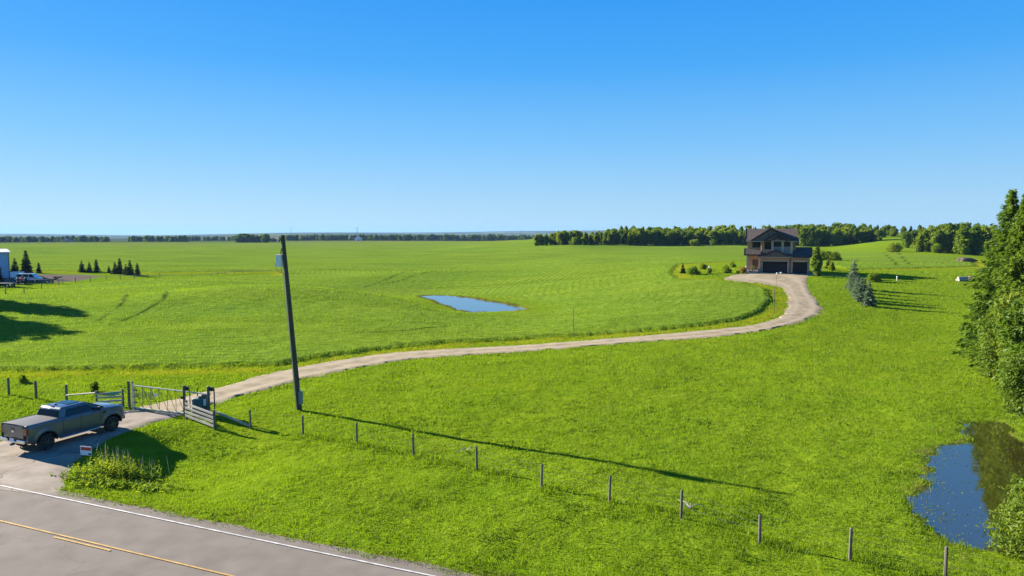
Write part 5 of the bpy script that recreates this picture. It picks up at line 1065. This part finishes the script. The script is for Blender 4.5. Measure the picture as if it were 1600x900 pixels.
for s in (1, -1):
    for nm, pl in (('rear_window', [(2.27, 1.445), (3.02, 1.445), (3.02, 1.815), (2.42, 1.815)]), ('front_window', [(3.12, 1.445), (4.12, 1.445), (4.02, 1.53), (3.56, 1.815), (3.12, 1.815)])):
        MB().prism([on_side(x, z, s) for x, z in pl], (0, -s * .012, 0)).build(nm, M['tinted'], TRK)
    MB().prism([on_side(x, z, s, .016) for x, z in ((3.03, 1.44), (3.11, 1.44), (3.11, 1.82), (3.03, 1.82))], (0, -s * .012, 0)).build('pillar_trim', M['black_plastic'], TRK)
    sm = MB()
    for x in (2.10, 3.06, 4.18): sm.tube([(x, s * (halfw(x, z) + .031), z) for z in np.linspace(.56, 1.38, 8)], .011, 4)
    sm.tube([(x, s * (halfw(x, .58) + .031), .58) for x in np.linspace(2.10, 4.18, 6)], .007, 4); sm.build('door_seam', M['black_plastic'], TRK)
    for x in (2.30, 3.27): MB().box((x, s * 1.01 - .02, 1.20), (x + .24, s * 1.01 + .035, 1.245)).build('door_handle', M['truck_paint'], TRK, bevel=.01)
    mi = MB(); mi.box((3.95, s * 1.06 - .0, 1.42), (4.08, s * 1.26, 1.62) if s > 0 else (4.08, -1.06, 1.62)) if s > 0 else mi.box((3.95, -1.26, 1.42), (4.08, -1.06, 1.62)); mi.bar((4.02, s * .93, 1.45), (4.02, s * 1.08, 1.47), .08, .05); mi.build('wing_mirror', M['black_plastic'], TRK, bevel=.03)
    MB().box((1.9, min(s * .90, s * 1.06), .40), (4.15, max(s * .90, s * 1.06), .455)).build('running_board', M['chrome'], TRK, bevel=.02)
    for c in (RX, FX):                   # wheel-arch lips
        MB().tube([(c + .57 * math.cos(a), s * (halfw(c + .57 * math.cos(a), .42 + .57 * math.sin(a)) + .02), .40 + .57 * math.sin(a)) for a in np.linspace(.15, PI - .15, 17)], .028, 6).build('arch_trim', M['black_plastic'], TRK)
        if True:
            ic = MB(); k = 14; A = [(c + .58 * math.cos(a), .40 + .58 * math.sin(a)) for a in np.linspace(0, PI, k)]
            ic.add([(x, s * .99, z) for x, z in A] + [(x, s * .62, z) for x, z in A], [(i, i + 1, i + 1 + k, i + k) for i in range(k - 1)] + [tuple(range(k, 2 * k))]); ic.build('wheel_well', M['black_plastic'], TRK)
    MB().prism([(-.02, s * .77, 1.02), (-.02, s * .99, 1.02), (.30, s * 1.028, 1.06), (.24, s * 1.022, 1.37), (-.015, s * .97, 1.385), (-.02, s * .77, 1.385)] if False else [(-.035, s * .75, .98), (-.035, s * .985, .98), (-.035, s * .965, 1.36), (-.035, s * .75, 1.36)], (.05, 0, 0)).build('tail_light', M['tail_red'], TRK, bevel=.012)
    MB().prism([(0, s * .99, .98), (.20, s * 1.02, 1.02), (.16, s * 1.01, 1.34), (0, s * .97, 1.36)], (0, s * .02, 0)).build('tail_light_side', M['tail_red'], TRK, bevel=.008)
    MB().box((4.32, min(s * 1.0, s * 1.045), 1.16), (4.50, max(s * 1.0, s * 1.045), 1.24)).build('fender_vent', M['black_plastic'], TRK, bevel=.01)
MB().prism([(1.915, -.80, 1.455), (1.915, .80, 1.455), (2.055, .70, 1.80), (2.055, -.70, 1.80)], (.03, 0, 0)).build('back_glass', M['window_glass'], TRK); MB().prism([(4.50, -.83, 1.44), (4.50, .83, 1.44), (3.69, .70, 1.83), (3.69, -.70, 1.83)], (.03, 0, .04)).build('windscreen', M['tinted'], TRK)
MB().slab([(2.72, -.46, 1.974), (3.38, -.46, 1.972), (3.38, .46, 1.972), (2.72, .46, 1.974)], .012).build('sunroof', M['tinted'], TRK)
MB().box((2.17, -.16, 1.93), (2.25, .16, 1.965)).build('brake_light', M['tail_red'], TRK); MB().prism([(2.36, -.02, 1.96), (2.56, -.02, 1.96), (2.38, -.02, 2.03)], (0, .04, 0)).build('antenna', M['black_plastic'], TRK)
# bed cover, tailgate, bumper
tv, tf = [], []; tx = [.03, .5, 1.0, 1.5, 1.93]; ty = np.linspace(-1, 1, 9)
for x in tx:
    for y in ty: tv.append((x, y * (halfw(x, 1.42) - .05), 1.462 + .022 * (1 - y * y) + .0 * x))
for i in range(len(tx) - 1):
    for k in range(8): tf.append((i * 9 + k, i * 9 + k + 1, (i + 1) * 9 + k + 1, (i + 1) * 9 + k))
MB().add(tv, tf).box((.02, -.88, 1.40), (1.94, .88, 1.458)).build('tonneau_cover', M['tonneau'], TRK, smooth=False)
tg = MB().box((-.03, -.745, .80), (.02, .745, 1.39)).box((-.055, -.72, 1.33), (-.028, .72, 1.41)).build('tailgate', M['truck_paint'], TRK, bevel=.012)
MB().lathe([(0, -.045), (.115, -.043), (.12, -.03)], 20, 'x').build('emblem', M['chrome'], tg); e_ = tg.children[0]; e_.location = (0, 0, 1.13); e_.scale = (1, 1.0, .45)
MB().box((-.04, -.13, 1.24), (-.031, .13, 1.30)).build('tailgate_handle', M['black_plastic'], tg)
bp_ = MB().box((-.20, -.95, .58), (-.02, -.36, .76)).box((-.20, .36, .58), (-.02, .95, .76)).box((-.17, -.36, .56), (-.02, .36, .66)).build('rear_bumper', M['chrome'], TRK, bevel=.03)
MB().box((-.178, -.16, .665), (-.16, .16, .80)).build('number_plate', M['white_metal'], bp_); MB().box((-.30, -.05, .44), (0, .05, .54)).build('tow_hitch', M['dark_steel'], TRK); MB().tube([(.4, -.55, .42), (-.05, -.62, .40)], .04, 8).build('exhaust_pipe', M['chrome'], TRK)
for c in (RX, FX):
    for s in (1, -1):
        wh = empty('wheel', (c, s * .88, WR)); wh.parent = TRK; w_ = .285
        MB().lathe([(.24, -w_ / 2 + .02), (.27, -w_ / 2), (.36, -w_ / 2 - .004), (.40, -w_ / 2 + .03), (WR, -.09), (WR, .09), (.40, w_ / 2 - .03), (.36, w_ / 2 + .004), (.27, w_ / 2), (.24, w_ / 2 - .02)], 32, 'y').build('tyre', M['rubber'], wh, smooth=True)
        rm = MB().lathe([(.245, -.12), (.255, .10), (.235, .125), (.20, .06), (.0, .05)] if s > 0 else [(.245, .12), (.255, -.10), (.235, -.125), (.20, -.06), (0, -.05)], 28, 'y')
        for k in range(6):
            a = k * PI / 3; rm.bar((.05 * math.cos(a), s * .115, .05 * math.sin(a)), (.235 * math.cos(a), s * .115, .235 * math.sin(a)), .06, .045, up=(0, 1, 0))
        rm.lathe([(0, s * .14), (.06, s * .135), (.07, s * .10)], 12, 'y'); rm.build('rim', M['alloy'], wh)
for o in TRK.children_recursive:          # overhangs
    if o.type != 'MESH' or o.name.split('.')[0] in ('tyre', 'rim', 'emblem'): continue
    for q in o.data.vertices:
        if q.co.x < RX - .6: q.co.x = RX - .6 - (RX - .6 - q.co.x) * .62
        elif q.co.x > FX + .6: q.co.x = FX + .6 + (q.co.x - FX - .6) * .55
e_.location.x = .235
# put the right-hand tyres where the photo has them
rw, fw = G(74.5, 704), G(176.5, 674.5); dv = Vector((fw.x - rw.x, fw.y - rw.y)); TS = dv.length / (FX - RX); ha = math.atan2(dv.y, dv.x)
off = Matrix.Rotation(ha, 3, 'Z') @ Vector((RX, -1.0, 0)) * TS
TRK.rotation_euler = (0, 0, ha); TRK.scale = (TS, TS, TS); TRK.location = (rw.x - off.x, rw.y - off.y, float(h0(rw.x, rw.y)) + .03)
print('TRUCK scale', TS, 'house', hp, 'pond', NPZ, FPZ)
